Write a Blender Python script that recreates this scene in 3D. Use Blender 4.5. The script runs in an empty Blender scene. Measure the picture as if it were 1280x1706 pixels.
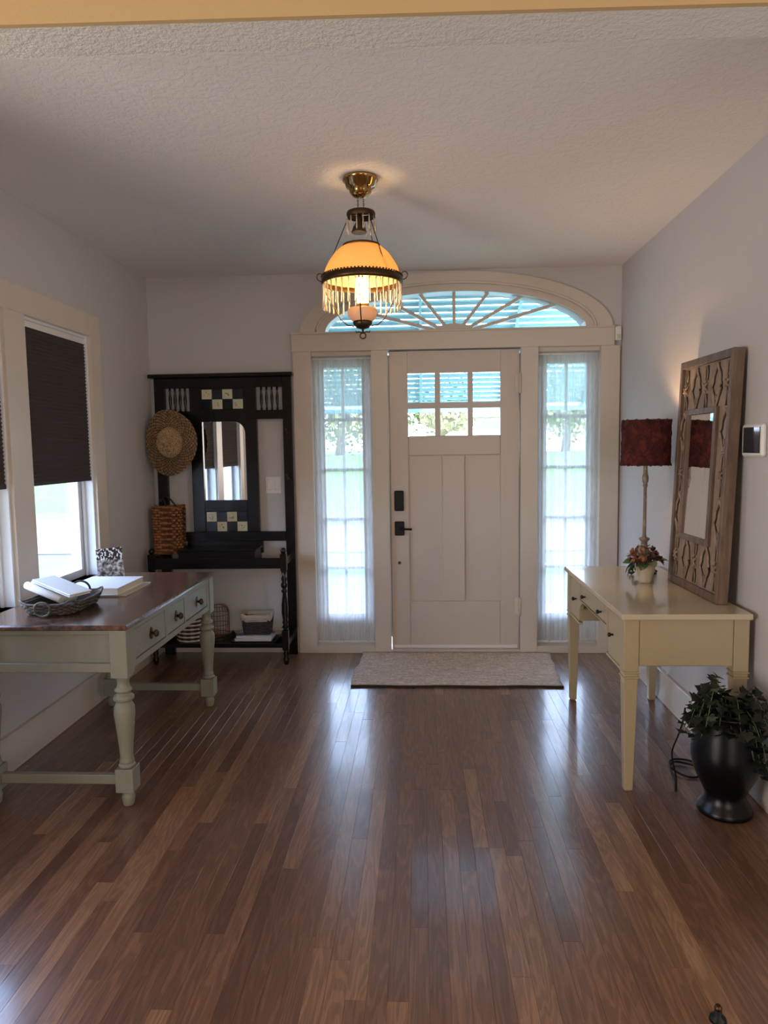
import bpy, math, random
from mathutils import Vector, Matrix, noise
random.seed(7)
C = bpy.context.scene.collection
S = bpy.context.scene

# ------------------------------------------------------------ camera
CAMP = Vector((0.2242, -5.0944, 1.4838)); YAW, PITCH, ROLL, FPX = -0.0528, 0.0895, -0.0148, 1189.6
_f = Vector((math.sin(YAW)*math.cos(PITCH), math.cos(YAW)*math.cos(PITCH), -math.sin(PITCH)))
_r = Vector((math.cos(YAW), -math.sin(YAW), 0)); _u = _r.cross(_f)
_rr = _r*math.cos(ROLL)+_u*math.sin(ROLL); _uu = -_r*math.sin(ROLL)+_u*math.cos(ROLL)
cam = bpy.data.objects.new('camera', bpy.data.cameras.new('camera')); C.objects.link(cam)
m3 = Matrix((_rr, _uu, -_f)).transposed()
cam.matrix_world = Matrix.Translation(CAMP) @ m3.to_4x4()
cam.data.sensor_fit = 'HORIZONTAL'; cam.data.sensor_width = 36; cam.data.lens = 36*FPX/1280
cam.data.clip_start = 0.05; cam.data.clip_end = 300
S.camera = cam

# ------------------------------------------------------------ world, sun, fill lights, exposure
W = bpy.data.worlds.new('sky'); S.world = W; W.use_nodes = True
bg = W.node_tree.nodes['Background']
tc = W.node_tree.nodes.new('ShaderNodeTexCoord'); sp = W.node_tree.nodes.new('ShaderNodeSeparateXYZ')
rp = W.node_tree.nodes.new('ShaderNodeValToRGB')
rp.color_ramp.elements[0].position = 0.0; rp.color_ramp.elements[0].color = (0.66, 0.79, 1.0, 1)
rp.color_ramp.elements[1].position = 0.7; rp.color_ramp.elements[1].color = (0.38, 0.58, 1.0, 1)
W.node_tree.links.new(tc.outputs['Generated'], sp.inputs[0]); W.node_tree.links.new(sp.outputs['Z'], rp.inputs[0])
W.node_tree.links.new(rp.outputs[0], bg.inputs[0]); bg.inputs[1].default_value = 9.5

def light(name, kind, loc, energy, color, rot=(0, 0, 0), size=None, size_y=None, parent=None):
    d = bpy.data.lights.new(name, kind); d.energy = energy; d.color = color
    if kind == 'AREA':
        d.shape = 'RECTANGLE'; d.size = size; d.size_y = size_y
    elif kind == 'POINT': d.shadow_soft_size = size
    elif kind == 'SUN': d.angle = size
    o = bpy.data.objects.new(name, d); C.objects.link(o); o.location = loc; o.rotation_euler = rot
    if parent: o.parent = parent
    return o
sun = light('sun', 'SUN', (0, 0, 20), 17.0, (1.0, 0.94, 0.84), size=0.009)
sun.rotation_euler = Vector((-0.50, 0.55, -1.0)).to_track_quat('-Z', 'Y').to_euler()
# unseen fill lights added in the camera's room, behind and beside it
light('rear_fill', 'AREA', (1.0, -8.3, 1.5), 34, (1.0, 0.93, 0.86), (math.radians(-90), 0, math.pi), 1.6, 1.5)
light('side_fill', 'AREA', (-2.9, -5.2, 1.3), 88, (1.0, 0.93, 0.87), Vector((1, .30, .50)).to_track_quat('-Z', 'Y').to_euler(), 1.6, 1.6)
light('side_fill', 'AREA', (3.1, -5.2, 1.3), 32, (1.0, 0.93, 0.87), Vector((-1, .30, .50)).to_track_quat('-Z', 'Y').to_euler(), 1.6, 1.6)
# daylight coming in at the two foyer windows, below their shades, and at the sidelights
V = S.view_settings
V.view_transform = 'Standard'; V.look = 'None'; V.gamma = 1.0; V.exposure = 0.78
try: V.use_curve_mapping = False
except Exception: pass
cy = S.cycles
cy.use_denoising = True; cy.max_bounces = 10; cy.diffuse_bounces = 6; cy.glossy_bounces = 4
cy.transparent_max_bounces = 24; cy.transmission_bounces = 8; cy.sample_clamp_indirect = 8.0
cy.caustics_reflective = False; cy.caustics_refractive = False

# ------------------------------------------------------------ materials
class N:
    def __init__(s, name):
        s.m = bpy.data.materials.new(name); s.m.use_nodes = True; s.t = s.m.node_tree
        s.b = s.t.nodes['Principled BSDF']; s.out = s.t.nodes['Material Output']
    def n(s, k, **kw):
        o = s.t.nodes.new(k)
        for a, v in kw.items(): setattr(o, a, v)
        return o
    def l(s, a, b): s.t.links.new(a, b)
    def coord(s, scale=(1, 1, 1), rnd=False):
        tc = s.n('ShaderNodeTexCoord'); mp = s.n('ShaderNodeMapping'); mp.inputs['Scale'].default_value = scale
        src = tc.outputs['Object']
        if rnd:
            oi = s.n('ShaderNodeObjectInfo'); mu = s.n('ShaderNodeVectorMath', operation='SCALE')
            mu.inputs[0].default_value = (37.1, 53.7, 91.3); s.l(oi.outputs['Random'], mu.inputs['Scale'])
            ad = s.n('ShaderNodeVectorMath', operation='ADD'); s.l(tc.outputs['Object'], ad.inputs[0]); s.l(mu.outputs[0], ad.inputs[1]); src = ad.outputs[0]
        s.l(src, mp.inputs['Vector']); return mp.outputs[0]
    def noise(s, vec, scale, detail=3, rough=.5, dist=0):
        t = s.n('ShaderNodeTexNoise'); t.inputs['Scale'].default_value = scale; t.inputs['Detail'].default_value = detail
        t.inputs['Roughness'].default_value = rough; t.inputs['Distortion'].default_value = dist; s.l(vec, t.inputs['Vector']); return t.outputs['Fac']
    def ramp(s, fac, stops, const=False):
        r = s.n('ShaderNodeValToRGB'); e = r.color_ramp.elements
        while len(e) < len(stops): e.new(0.5)
        for k, (p, c) in enumerate(stops):
            e[k].position = p; e[k].color = (*c, 1) if len(c) == 3 else c
        if const: r.color_ramp.interpolation = 'CONSTANT'
        s.l(fac, r.inputs[0]); return r.outputs[0]
    def mix(s, fac, a, b, mode='MIX'):
        x = s.n('ShaderNodeMix', data_type='RGBA', blend_type=mode)
        for v, i in ((fac, 0), (a, 6), (b, 7)):
            if hasattr(v, 'links'): s.l(v, x.inputs[i])
            elif i == 0: x.inputs[0].default_value = v
            else: x.inputs[i].default_value = (*v, 1)
        return x.outputs[2]
    def bump(s, h, strength=.3, dist=.002):
        b = s.n('ShaderNodeBump'); b.inputs['Strength'].default_value = strength; b.inputs['Distance'].default_value = dist
        s.l(h, b.inputs['Height']); s.l(b.outputs[0], s.b.inputs['Normal']); return b
    def col(s, c):
        if hasattr(c, 'links'): s.l(c, s.b.inputs['Base Color'])
        else: s.b.inputs['Base Color'].default_value = (*c, 1)
    def set(s, rough=None, metal=None, spec=None, coat=None):
        if rough is not None: s.b.inputs['Roughness'].default_value = rough
        if metal is not None: s.b.inputs['Metallic'].default_value = metal
        if spec is not None: s.b.inputs['Specular IOR Level'].default_value = spec
        if coat is not None: s.b.inputs['Coat Weight'].default_value = coat

def M_plain(name, c, rough=.5, metal=0, var=.08, vs=20, bs=0, bscale=60, bdist=.001, spec=None, coat=None):
    x = N(name); v = x.coord(); nz = x.noise(v, vs)
    x.col(x.mix(nz, tuple(k*(1-var) for k in c), tuple(min(1, k*(1+var)) for k in c)))
    if bs: x.bump(x.noise(v, bscale, 4, .6), bs, bdist)
    x.set(rough, metal, spec, coat); return x.m

def M_wood(name, dark, light_, rough=.35, scale=(14, 1.2, 14), coat=None):
    x = N(name); v = x.coord(scale, True); nz = x.noise(v, 3, 6, .65, .6)
    x.col(x.ramp(nz, [(.3, dark), (.7, light_)])); x.bump(nz, .15, .001); x.set(rough, 0, None, coat); return x.m

def M_floor(name, island):
    x = N(name)
    if island:
        g = x.n('ShaderNodeNewGeometry'); rnd = g.outputs['Random Per Island']
        tc = x.n('ShaderNodeTexCoord'); mu = x.n('ShaderNodeVectorMath', operation='SCALE'); mu.inputs[0].default_value = (0, 53.7, 91.3)
        x.l(rnd, mu.inputs['Scale']); ad = x.n('ShaderNodeVectorMath', operation='ADD'); x.l(tc.outputs['Object'], ad.inputs[0]); x.l(mu.outputs[0], ad.inputs[1])
        src = ad.outputs[0]
    else:
        oi = x.n('ShaderNodeObjectInfo'); rnd = oi.outputs['Random']; src = x.coord((1, 1, 1), True)
    tone = x.ramp(rnd, [(0, (.130, .064, .042)), (.15, (.170, .085, .052)), (.35, (.190, .098, .060)), (.55, (.215, .112, .068)), (.72, (.245, .132, .078)),
                        (.88, (.325, .188, .108)), (1, (.145, .076, .050))])
    mp = x.n('ShaderNodeMapping'); mp.inputs['Scale'].default_value = (1, .11, 1); x.l(src, mp.inputs['Vector'])
    nz = x.noise(mp.outputs[0], 9, 3, .5, .3)
    # cathedral figure: contour lines of a stretched noise field
    mt = x.n('ShaderNodeMath', operation='MULTIPLY'); mt.inputs[1].default_value = 95; x.l(nz, mt.inputs[0])
    sn = x.n('ShaderNodeMath', operation='SINE'); x.l(mt.outputs[0], sn.inputs[0])
    mp2 = x.n('ShaderNodeMapping'); mp2.inputs['Scale'].default_value = (60, 2.0, 1); x.l(src, mp2.inputs['Vector'])
    fine = x.noise(mp2.outputs[0], 4, 4, .7)
    g1 = x.ramp(sn.outputs[0], [(0, (.76, .76, .76)), (.55, (1, 1, 1))])
    g2 = x.ramp(fine, [(.3, (.70, .70, .70)), (.62, (1.12, 1.12, 1.12))])
    c = x.mix(1.0, tone, g1, 'MULTIPLY'); c = x.mix(1.0, c, g2, 'MULTIPLY')
    x.col(c); x.bump(fine, .12, .0006)
    rr = x.ramp(fine, [(.2, (.38,)*3), (.8, (.26,)*3)]); x.l(rr, x.b.inputs['Roughness'])
    x.set(spec=.5, coat=.6); x.b.inputs['Coat Roughness'].default_value = .13
    return x.m

def M_wall(name, c, bs=.25, scale=120, dist=.002, rough=.75):
    x = N(name); v = x.coord(); nz = x.noise(v, 2.0, 2)
    x.col(x.mix(nz, tuple(k*.97 for k in c), tuple(k*1.03 for k in c)))
    x.bump(x.noise(v, scale, 5, .6), bs, dist); x.set(rough); return x.m

def M_tex(name, c, bs, scale, dist, rough=.8):  # knockdown texture: blotchy plateaus
    x = N(name); v = x.coord(); nz = x.noise(v, scale, 5, .6, .8); h = x.ramp(nz, [(.42, (0, 0, 0)), (.56, (1, 1, 1))])
    x.col(c); x.bump(h, bs, dist); x.set(rough); return x.m

def M_glass(name, tint=(1, 1, 1), refl=.08):
    x = N(name); x.t.nodes.remove(x.b)
    tr = x.n('ShaderNodeBsdfTransparent'); tr.inputs[0].default_value = (*tint, 1)
    gl = x.n('ShaderNodeBsdfGlossy'); gl.inputs['Roughness'].default_value = .02
    lw = x.n('ShaderNodeLayerWeight'); lw.inputs[0].default_value = .5; mx = x.n('ShaderNodeMixShader')
    pw = x.n('ShaderNodeMath', operation='POWER'); pw.inputs[1].default_value = 4.0; x.l(lw.outputs['Facing'], pw.inputs[0])
    ma = x.n('ShaderNodeMath', operation='MULTIPLY_ADD'); ma.inputs[1].default_value = .5; ma.inputs[2].default_value = .03; x.l(pw.outputs[0], ma.inputs[0])
    x.l(ma.outputs[0], mx.inputs[0]); x.l(tr.outputs[0], mx.inputs[1]); x.l(gl.outputs[0], mx.inputs[2]); x.l(mx.outputs[0], x.out.inputs[0]); return x.m

def M_sheer(name):
    x = N(name); x.t.nodes.remove(x.b); v = x.coord((90, 90, 4))
    nz = x.noise(v, 3, 2); tr = x.n('ShaderNodeBsdfTransparent'); tl = x.n('ShaderNodeBsdfTranslucent'); df = x.n('ShaderNodeBsdfDiffuse')
    tl.inputs[0].default_value = (.70, .70, .70, 1); df.inputs[0].default_value = (.93, .93, .91, 1)
    m1 = x.n('ShaderNodeMixShader'); m1.inputs[0].default_value = .25; x.l(tl.outputs[0], m1.inputs[1]); x.l(df.outputs[0], m1.inputs[2])
    m2 = x.n('ShaderNodeMixShader'); f = x.ramp(nz, [(.3, (.48,)*3), (.7, (.70,)*3)]); x.l(f, m2.inputs[0])
    x.l(tr.outputs[0], m2.inputs[1]); x.l(m1.outputs[0], m2.inputs[2]); x.l(m2.outputs[0], x.out.inputs[0]); return x.m

def M_translucent(name, c, k=.6, rough=.4):
    x = N(name); tl = x.n('ShaderNodeBsdfTranslucent'); tl.inputs[0].default_value = (*c, 1); x.col(c); x.set(rough)
    mx = x.n('ShaderNodeMixShader'); mx.inputs[0].default_value = k; x.l(x.b.outputs[0], mx.inputs[1]); x.l(tl.outputs[0], mx.inputs[2]); x.l(mx.outputs[0], x.out.inputs[0]); return x.m

def M_emit(name, c, s):
    x = N(name); x.b.inputs['Emission Color'].default_value = (*c, 1); x.b.inputs['Emission Strength'].default_value = s; x.col(c); return x.m

def M_worn(name, paint, wood, lo=.60, hi=.66, rough=.5):
    x = N(name); v = x.coord((6, 6, 6), True); nz = x.noise(v, 4, 8, .75); v2 = x.coord((1, 1, 1))
    p = x.mix(x.noise(v2, 14, 4), tuple(k*.86 for k in paint), tuple(k*1.1 for k in paint))
    f = x.ramp(nz, [(lo, (0, 0, 0)), (hi, (1, 1, 1))]); x.col(x.mix(f, p, wood)); x.bump(nz, .15, .001); x.set(rough); return x.m

def M_straw(name, a, b, scale=70, rough=.7):
    x = N(name); v = x.coord((1, 1, 1), True); nz = x.noise(v, scale, 3, .6); x.col(x.ramp(nz, [(.3, a), (.7, b)])); x.bump(nz, .4, .002); x.set(rough); return x.m

MT = {}
MT['wall'] = M_wall('wall_paint', (.545, .53, .54))
MT['ceil'] = M_tex('ceiling_texture', (.80, .77, .75), .35, 30, .004)
MT['soffit'] = M_wall('soffit_texture', (.62, .60, .56), .8, 75, .008)
MT['tan'] = M_wall('tan_paint', (.47, .33, .165), .2)
MT['trim'] = M_plain('trim_paint', (.62, .56, .485), .32, var=.02)
MT['door'] = M_plain('door_paint', (.56, .50, .45), .35, var=.02)
MT['white'] = M_plain('white_plastic', (.75, .74, .72), .35, var=.02)
MT['sash'] = M_plain('sash_paint', (.74, .77, .80), .35, var=.02)
MT['floor'] = M_floor('oak_strip', False); MT['floor2'] = M_floor('oak_strip_far', True)
MT['sub'] = M_plain('subfloor', (.02, .012, .008), .9)
MT['ebony'] = M_wood('ebony_wood', (.0025, .002, .0025), (.008, .006, .007), .26, coat=.08)
MT['ebony'].node_tree.nodes['Principled BSDF'].inputs['Specular IOR Level'].default_value = .35
MT['black'] = M_plain('black_metal', (.004, .004, .005), .45, spec=.25)
MT['glass'] = M_glass('window_glass'); MT['sheer'] = M_sheer('sheer_voile')
MT['mirror'] = M_plain('mirror_silver', (.88, .88, .88), .02, 1, var=0)
MT['shade'] = M_plain('shade_fabric', (.052, .040, .040), .9, var=.1, bs=.2, bscale=300)
MT['deskpaint'] = M_worn('grey_green_paint', (.235, .24, .195), (.12, .07, .045), .66, .72)
MT['desktop'] = M_worn('worn_desk_top', (.032, .024, .026), (.17, .078, .042), .40, .60, .2)
MT['desktop'].node_tree.nodes['Principled BSDF'].inputs['Coat Weight'].default_value = .4
MT['desktop'].node_tree.nodes['Principled BSDF'].inputs['Coat Roughness'].default_value = .16
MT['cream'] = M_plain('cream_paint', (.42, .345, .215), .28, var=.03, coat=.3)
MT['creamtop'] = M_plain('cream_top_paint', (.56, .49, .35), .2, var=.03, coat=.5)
MT['brass'] = M_plain('aged_brass', (.50, .31, .12), .16, 1, var=.2)
MT['brassd'] = M_plain('dark_brass', (.09, .055, .028), .42, 1, var=.3, bs=.5, bscale=180)
MT['bronze'] = M_plain('bronze', (.07, .045, .03), .45, .7, var=.3)
MT['amber'] = M_translucent('amber_glass', (.95, .70, .36), .55, .25)
MT['crystal'] = M_glass('crystal', (.93, .88, .80))
x = N('crystal_drop'); x.col((.85, .72, .55)); x.set(.08, 0, .8); x.b.inputs['Transmission Weight'].default_value = .55; MT['drop'] = x.m
MT['font'] = M_translucent('lamp_font_glass', (.80, .62, .48), .5, .3)
MT['flame'] = M_emit('lit_chimney', (1.0, .66, .28), 70)
MT['redshade'] = M_translucent('red_shade_fabric', (.10, .012, .010), .12, .9)
x = N('mottled_red_fabric'); v = x.coord(); nz = x.noise(v, 22, 6, .75, .8); c = x.ramp(nz, [(.33, (.018, .006, .006)), (.5, (.07, .011, .009)), (.68, (.17, .030, .018))])
tl = x.n('ShaderNodeBsdfTranslucent'); x.l(c, tl.inputs[0]); x.col(c); x.set(.95); x.bump(nz, .9, .006); mx = x.n('ShaderNodeMixShader'); mx.inputs[0].default_value = .12
x.l(x.b.outputs[0], mx.inputs[1]); x.l(tl.outputs[0], mx.inputs[2]); x.l(mx.outputs[0], x.out.inputs[0]); MT['redshade'] = x.m
MT['lamppole'] = M_worn('lamp_pole_paint', (.17, .13, .10), (.30, .24, .17), .5, .6, .45)
MT['straw'] = M_straw('straw', (.10, .05, .025), (.50, .33, .17))
MT['straw3'] = M_straw('light_straw', (.30, .19, .09), (.62, .44, .24))
MT['straw2'] = M_straw('dark_straw', (.045, .022, .012), (.20, .115, .06))
MT['wicker2'] = M_straw('dark_brown_wicker', (.035, .012, .006), (.17, .06, .025), 45)
MT['wicker'] = M_straw('wicker', (.10, .030, .012), (.50, .21, .075), 45)
MT['dwicker'] = M_straw('dark_wicker', (.010, .008, .007), (.055, .042, .032), 60)
MT['dw2'] = M_straw('grey_reed', (.045, .036, .028), (.16, .13, .10), 60)
MT['whitecord'] = M_plain('white_cord', (.55, .50, .44), .8)
MT['redcord'] = M_plain('maroon_cord', (.035, .012, .012), .8)
MT['copper'] = M_plain('copper_wire', (.20, .09, .065), .4, .8)
MT['linen'] = M_plain('linen_liner', (.42, .36, .29), .9, bs=.3, bscale=200)
MT['paper'] = M_plain('white_paper', (.72, .73, .74), .6, var=.03)
MT['pages'] = M_plain('page_edges', (.58, .54, .46), .8, var=.15, vs=200)
MT['towel'] = M_plain('white_towel', (.70, .70, .71), .9, bs=.4, bscale=150)
MT['pot'] = M_plain('cream_pot', (.50, .43, .34), .3)
MT['vase'] = M_plain('black_glaze', (.0012, .0016, .003), .32, var=.2, spec=.3)
MT['soil'] = M_plain('soil', (.01, .007, .005), .95)
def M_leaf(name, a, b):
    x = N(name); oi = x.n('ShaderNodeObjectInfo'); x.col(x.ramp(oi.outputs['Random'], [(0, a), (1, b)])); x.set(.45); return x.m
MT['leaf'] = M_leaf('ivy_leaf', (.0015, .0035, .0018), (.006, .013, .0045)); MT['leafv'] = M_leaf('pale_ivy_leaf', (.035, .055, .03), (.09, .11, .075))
MT['leafg'] = M_leaf('green_leaf', (.03, .07, .025), (.08, .14, .05)); MT['petal'] = M_leaf('rust_petal', (.16, .05, .025), (.40, .17, .08)); MT['dpetal'] = M_leaf('dark_petal', (.05, .015, .012), (.10, .03, .02))
x = N('jute_rug'); v = x.coord(); w = x.n('ShaderNodeTexWave', bands_direction='Y'); w.inputs['Scale'].default_value = 38; w.inputs['Distortion'].default_value = 2; x.l(v, w.inputs['Vector'])
nz = x.noise(v, 60, 4, .7); nb = x.noise(x.coord((1, 5, 1)), 9, 4, .7); c = x.ramp(nz, [(.25, (.42, .345, .285)), (.6, (.80, .69, .59))]); c = x.mix(.75, c, x.ramp(nb, [(.3, (.62,)*3), (.65, (1.15,)*3)]), 'MULTIPLY')
x.col(c); ad = x.n('ShaderNodeMath', operation='ADD'); x.l(w.outputs['Fac'], ad.inputs[0]); x.l(nz, ad.inputs[1]); x.bump(ad.outputs[0], .8, .004); x.set(.95); MT['rug'] = x.m
MT['rugedge'] = M_plain('rug_binding', (.03, .025, .02), .9)
MT['framewood'] = M_wood('mirror_frame_wood', (.075, .046, .030), (.20, .13, .088), .55, (10, 10, 1.5))
MT['carve'] = M_wood('carved_wood', (.17, .12, .088), (.40, .30, .23), .6, (10, 10, 3))
MT['carvebg'] = M_wood('mirror_ground_wood', (.20, .14, .10), (.36, .27, .20), .7, (8, 8, 3))
MT['tilel'] = None
x = N('floral_tile'); v = x.coord(); ln = x.n('ShaderNodeVectorMath', operation='LENGTH'); x.l(v, ln.inputs[0])
vo = x.n('ShaderNodeTexVoronoi'); vo.inputs['Scale'].default_value = 70; x.l(x.coord((1, 1, 1), True), vo.inputs['Vector'])
fl = x.ramp(vo.outputs['Distance'], [(.0, (.10, .13, .06)), (.35, (.30, .26, .10)), (.5, (.62, .62, .46))])
msk = x.ramp(ln.outputs['Value'], [(.012, (0, 0, 0)), (.026, (1, 1, 1))]); x.col(x.mix(msk, fl, (.60, .60, .44))); x.set(.15); MT['tilel'] = x.m
MT['tiled'] = M_plain('dark_blue_tile', (.012, .016, .026), .12, var=.3)
MT['screen'] = M_plain('dark_screen', (.012, .016, .03), .08)
MT['teal'] = M_plain('teal_awning_paint', (.26, .46, .47), .5, var=.04)
MT['grass'] = M_plain('grass', (.040, .085, .022), .9, var=.35, vs=3)
MT['concrete'] = M_plain('concrete', (.050, .058, .070), .8, var=.08, vs=2)
MT['asphalt'] = M_plain('street', (.06, .06, .065), .85, var=.1, vs=2)
MT['foliage'] = M_plain('tree_foliage', (.20, .22, .075), .8, var=.6, vs=5)
MT['bark'] = M_plain('bark', (.14, .10, .07), .9, bs=.5, bscale=10, bdist=.02)
MT['siding'] = M_plain('house_siding', (.75, .72, .68), .7)
MT['roof'] = M_plain('roof_shingle', (.18, .17, .17), .9, var=.2, vs=8)
MT['carpaint'] = M_plain('white_car_paint', (.8, .8, .8), .15, coat=1)
MT['tyre'] = M_plain('rubber', (.01, .01, .01), .8); MT['darkglass'] = M_plain('dark_car_glass', (.02, .025, .03), .05)
MT['porch'] = M_plain('porch_concrete', (.13, .15, .19), .7, var=.08, vs=3)
x = N('book_cover_photo'); v = x.coord((1, 1, 1)); s3 = x.n('ShaderNodeSeparateXYZ'); x.l(v, s3.inputs[0])
n1 = x.noise(v, 42, 3, .6); body = x.ramp(n1, [(.38, (.02, .02, .02)), (.5, (.22, .21, .20)), (.62, (.62, .60, .58))])
n2 = x.noise(x.coord((1.4, 1.4, 1)), 75, 1, .5); hd = x.ramp(n2, [(.52, (.012, .012, .013)), (.58, (.8, .8, .8))])
n3 = x.ramp(s3.outputs['Z'], [(.0, (0, 0, 0)), (.022, (0, 0, 0)), (.027, (1, 1, 1))]); x.col(x.mix(n3, body, hd)); x.set(.3); MT['cover'] = x.m
x = N('magazine_cover'); v = x.coord((1, 1, 1)); n1 = x.noise(v, 9, 2, .5); x.col(x.ramp(n1, [(.46, (.03, .05, .13)), (.52, (.30, .36, .48)), (.60, (.62, .60, .58))])); x.set(.3); MT['mag'] = x.m
MT['knob'] = M_plain('dark_knob', (.02, .018, .017), .35, .5)

# ------------------------------------------------------------ mesh helpers
class MB:
    def __init__(s): s.v = []; s.f = []; s.sm = []; s.mi = {}
    def add(s, vs, fs, smooth=False):
        k = len(s.v); s.v += [Vector(p) for p in vs]; s.f += [[i+k for i in f] for f in fs]; s.sm += [smooth]*len(fs); return s
    def box(s, x0, x1, y0, y1, z0, z1):
        return s.add([(x0, y0, z0), (x1, y0, z0), (x1, y1, z0), (x0, y1, z0), (x0, y0, z1), (x1, y0, z1), (x1, y1, z1), (x0, y1, z1)],
                     [(0, 3, 2, 1), (4, 5, 6, 7), (0, 1, 5, 4), (1, 2, 6, 5), (2, 3, 7, 6), (3, 0, 4, 7)])
    def lathe(s, prof, c, seg=24, sq=0, axis='z', a0=0, cap=True):
        vs = []; n = len(prof)
        for r, h in prof:
            for k in range(seg):
                a = a0+2*math.pi*k/seg; p = (r*math.cos(a), r*math.sin(a), h)
                if axis == 'y': p = (p[0], -p[2], p[1])
                if axis == 'x': p = (p[2], p[0], p[1])
                vs.append((c[0]+p[0], c[1]+p[1], c[2]+p[2]))
        fs = [(i*seg+k, i*seg+(k+1) % seg, (i+1)*seg+(k+1) % seg, (i+1)*seg+k) for i in range(n-1) for k in range(seg)]
        s.add(vs, fs, seg > 6)
        if cap:
            b = len(s.v)-n*seg; s.f.append(list(range(b+seg-1, b-1, -1))); s.sm.append(False)
            s.f.append(list(range(b+(n-1)*seg, b+n*seg))); s.sm.append(False)
        return s
    def tube(s, pts, r, seg=8, closed=False, flat=1.0, up=(0, 0, 1), mfun=None):
        P = [Vector(p) for p in pts]; n = len(P); vs = []; up = Vector(up)
        for i in range(n):
            a = P[(i-1) % n] if closed or i else P[0]; b = P[(i+1) % n] if closed or i < n-1 else P[-1]
            t = (b-a).normalized() if (b-a).length > 1e-9 else Vector((0, 0, 1))
            u = up - t*up.dot(t)
            if u.length < .1: u = Vector((1, 0, 0)) - t*t.x
            u.normalize(); w = t.cross(u); rr = r[i] if isinstance(r, (list, tuple)) else r
            for k in range(seg):
                an = 2*math.pi*k/seg; vs.append(P[i]+u*math.sin(an)*rr*flat+w*math.cos(an)*rr)
        m = n if closed else n-1
        fs = [(i*seg+k, i*seg+(k+1) % seg, ((i+1) % n)*seg+(k+1) % seg, ((i+1) % n)*seg+k) for i in range(m) for k in range(seg)]
        if mfun:
            b = len(s.f)
            for i in range(len(fs)): s.mi[b+i] = mfun(i//seg)
        s.add(vs, fs, True)
        if not closed:
            b = len(s.v)-n*seg; s.f.append(list(range(b+seg-1, b-1, -1))); s.sm.append(False); s.f.append(list(range(b+(n-1)*seg, b+n*seg))); s.sm.append(False)
        return s
    def prism(s, poly, d0, d1, axis='y'):
        def p3(a, b, d): return {'y': (a, d, b), 'x': (d, a, b), 'z': (a, b, d)}[axis]
        n = len(poly); vs = [p3(a, b, d0) for a, b in poly]+[p3(a, b, d1) for a, b in poly]
        fs = [tuple(range(n)), tuple(range(2*n-1, n-1, -1))]+[(i, i+n, (i+1) % n+n, (i+1) % n) for i in range(n)]
        return s.add(vs, fs)
    def taper(s, c, w0, z0, w1, z1):
        vs = [(c[0]+a*w0/2, c[1]+b*w0/2, z0) for a, b in ((-1, -1), (1, -1), (1, 1), (-1, 1))]+[(c[0]+a*w1/2, c[1]+b*w1/2, z1) for a, b in ((-1, -1), (1, -1), (1, 1), (-1, 1))]
        return s.add(vs, [(0, 3, 2, 1), (4, 5, 6, 7), (0, 1, 5, 4), (1, 2, 6, 5), (2, 3, 7, 6), (3, 0, 4, 7)])
    def ball(s, c, r, seg=12, sc=(1, 1, 1)):
        n = max(4, seg//2); vs = []; fs = []
        for i in range(n+1):
            ph = math.pi*i/n
            for k in range(seg):
                a = 2*math.pi*k/seg; vs.append((c[0]+r*sc[0]*math.sin(ph)*math.cos(a), c[1]+r*sc[1]*math.sin(ph)*math.sin(a), c[2]-r*sc[2]*math.cos(ph)))
        for i in range(n):
            for k in range(seg): fs.append((i*seg+k, i*seg+(k+1) % seg, (i+1)*seg+(k+1) % seg, (i+1)*seg+k))
        return s.add(vs, fs, True)
    def xf(s, m): s.v = [m @ p for p in s.v]; return s
    def build(s, name, mat, parent=None, bevel=0, origin=None, seg=1):
        lo = Vector([min(p[i] for p in s.v) for i in range(3)]); hi = Vector([max(p[i] for p in s.v) for i in range(3)])
        c = Vector(origin) if origin is not None else (lo+hi)/2
        me = bpy.data.meshes.new(name); me.from_pydata([p-c for p in s.v], [], s.f); me.update()
        import bmesh
        bm = bmesh.new(); bm.from_mesh(me); bmesh.ops.recalc_face_normals(bm, faces=bm.faces); bm.to_mesh(me); bm.free()
        for p, q in zip(me.polygons, s.sm): p.use_smooth = q
        for a, b in s.mi.items(): me.polygons[a].material_index = b
        for q in (mat if isinstance(mat, (list, tuple)) else [mat]): me.materials.append(MT[q])
        o = bpy.data.objects.new(name, me); C.objects.link(o)
        pw = Vector((0, 0, 0)); p = parent
        while p: pw += p.location; p = p.parent
        o.location = c-pw
        if parent: o.parent = parent
        if bevel:
            b = o.modifiers.new('bevel', 'BEVEL'); b.width = bevel; b.segments = seg; b.limit_method = 'ANGLE'
        return o
def box(name, mat, parent, x0, x1, y0, y1, z0, z1, bevel=.002): return MB().box(x0, x1, y0, y1, z0, z1).build(name, mat, parent, bevel)
def thing(name, label, cat, loc, group=None, kind=None):
    o = bpy.data.objects.new(name, None); C.objects.link(o); o.location = loc; o.empty_display_size = .1
    return tag(o, label, cat, group, kind)
def tag(o, label=None, cat=None, group=None, kind=None):
    if label: o['label'] = label
    if cat: o['category'] = cat
    if group: o['group'] = group
    if kind: o['kind'] = kind
    return o
def struct(name, loc, label=None):
    o = bpy.data.objects.new(name, None); C.objects.link(o); o.location = loc; o['kind'] = 'structure'
    if label: o['label'] = label; 
    return o
def ctree(o, parent=None):
    c = o.copy(); C.objects.link(c); c.parent = parent
    for ch in [k for k in bpy.data.objects if k.parent == o]: ctree(ch, c)
    return c

XL, XR, H, YF = -1.712, 1.612, 2.705, -3.31     # foyer: left wall, right wall, ceiling, near end

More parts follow.
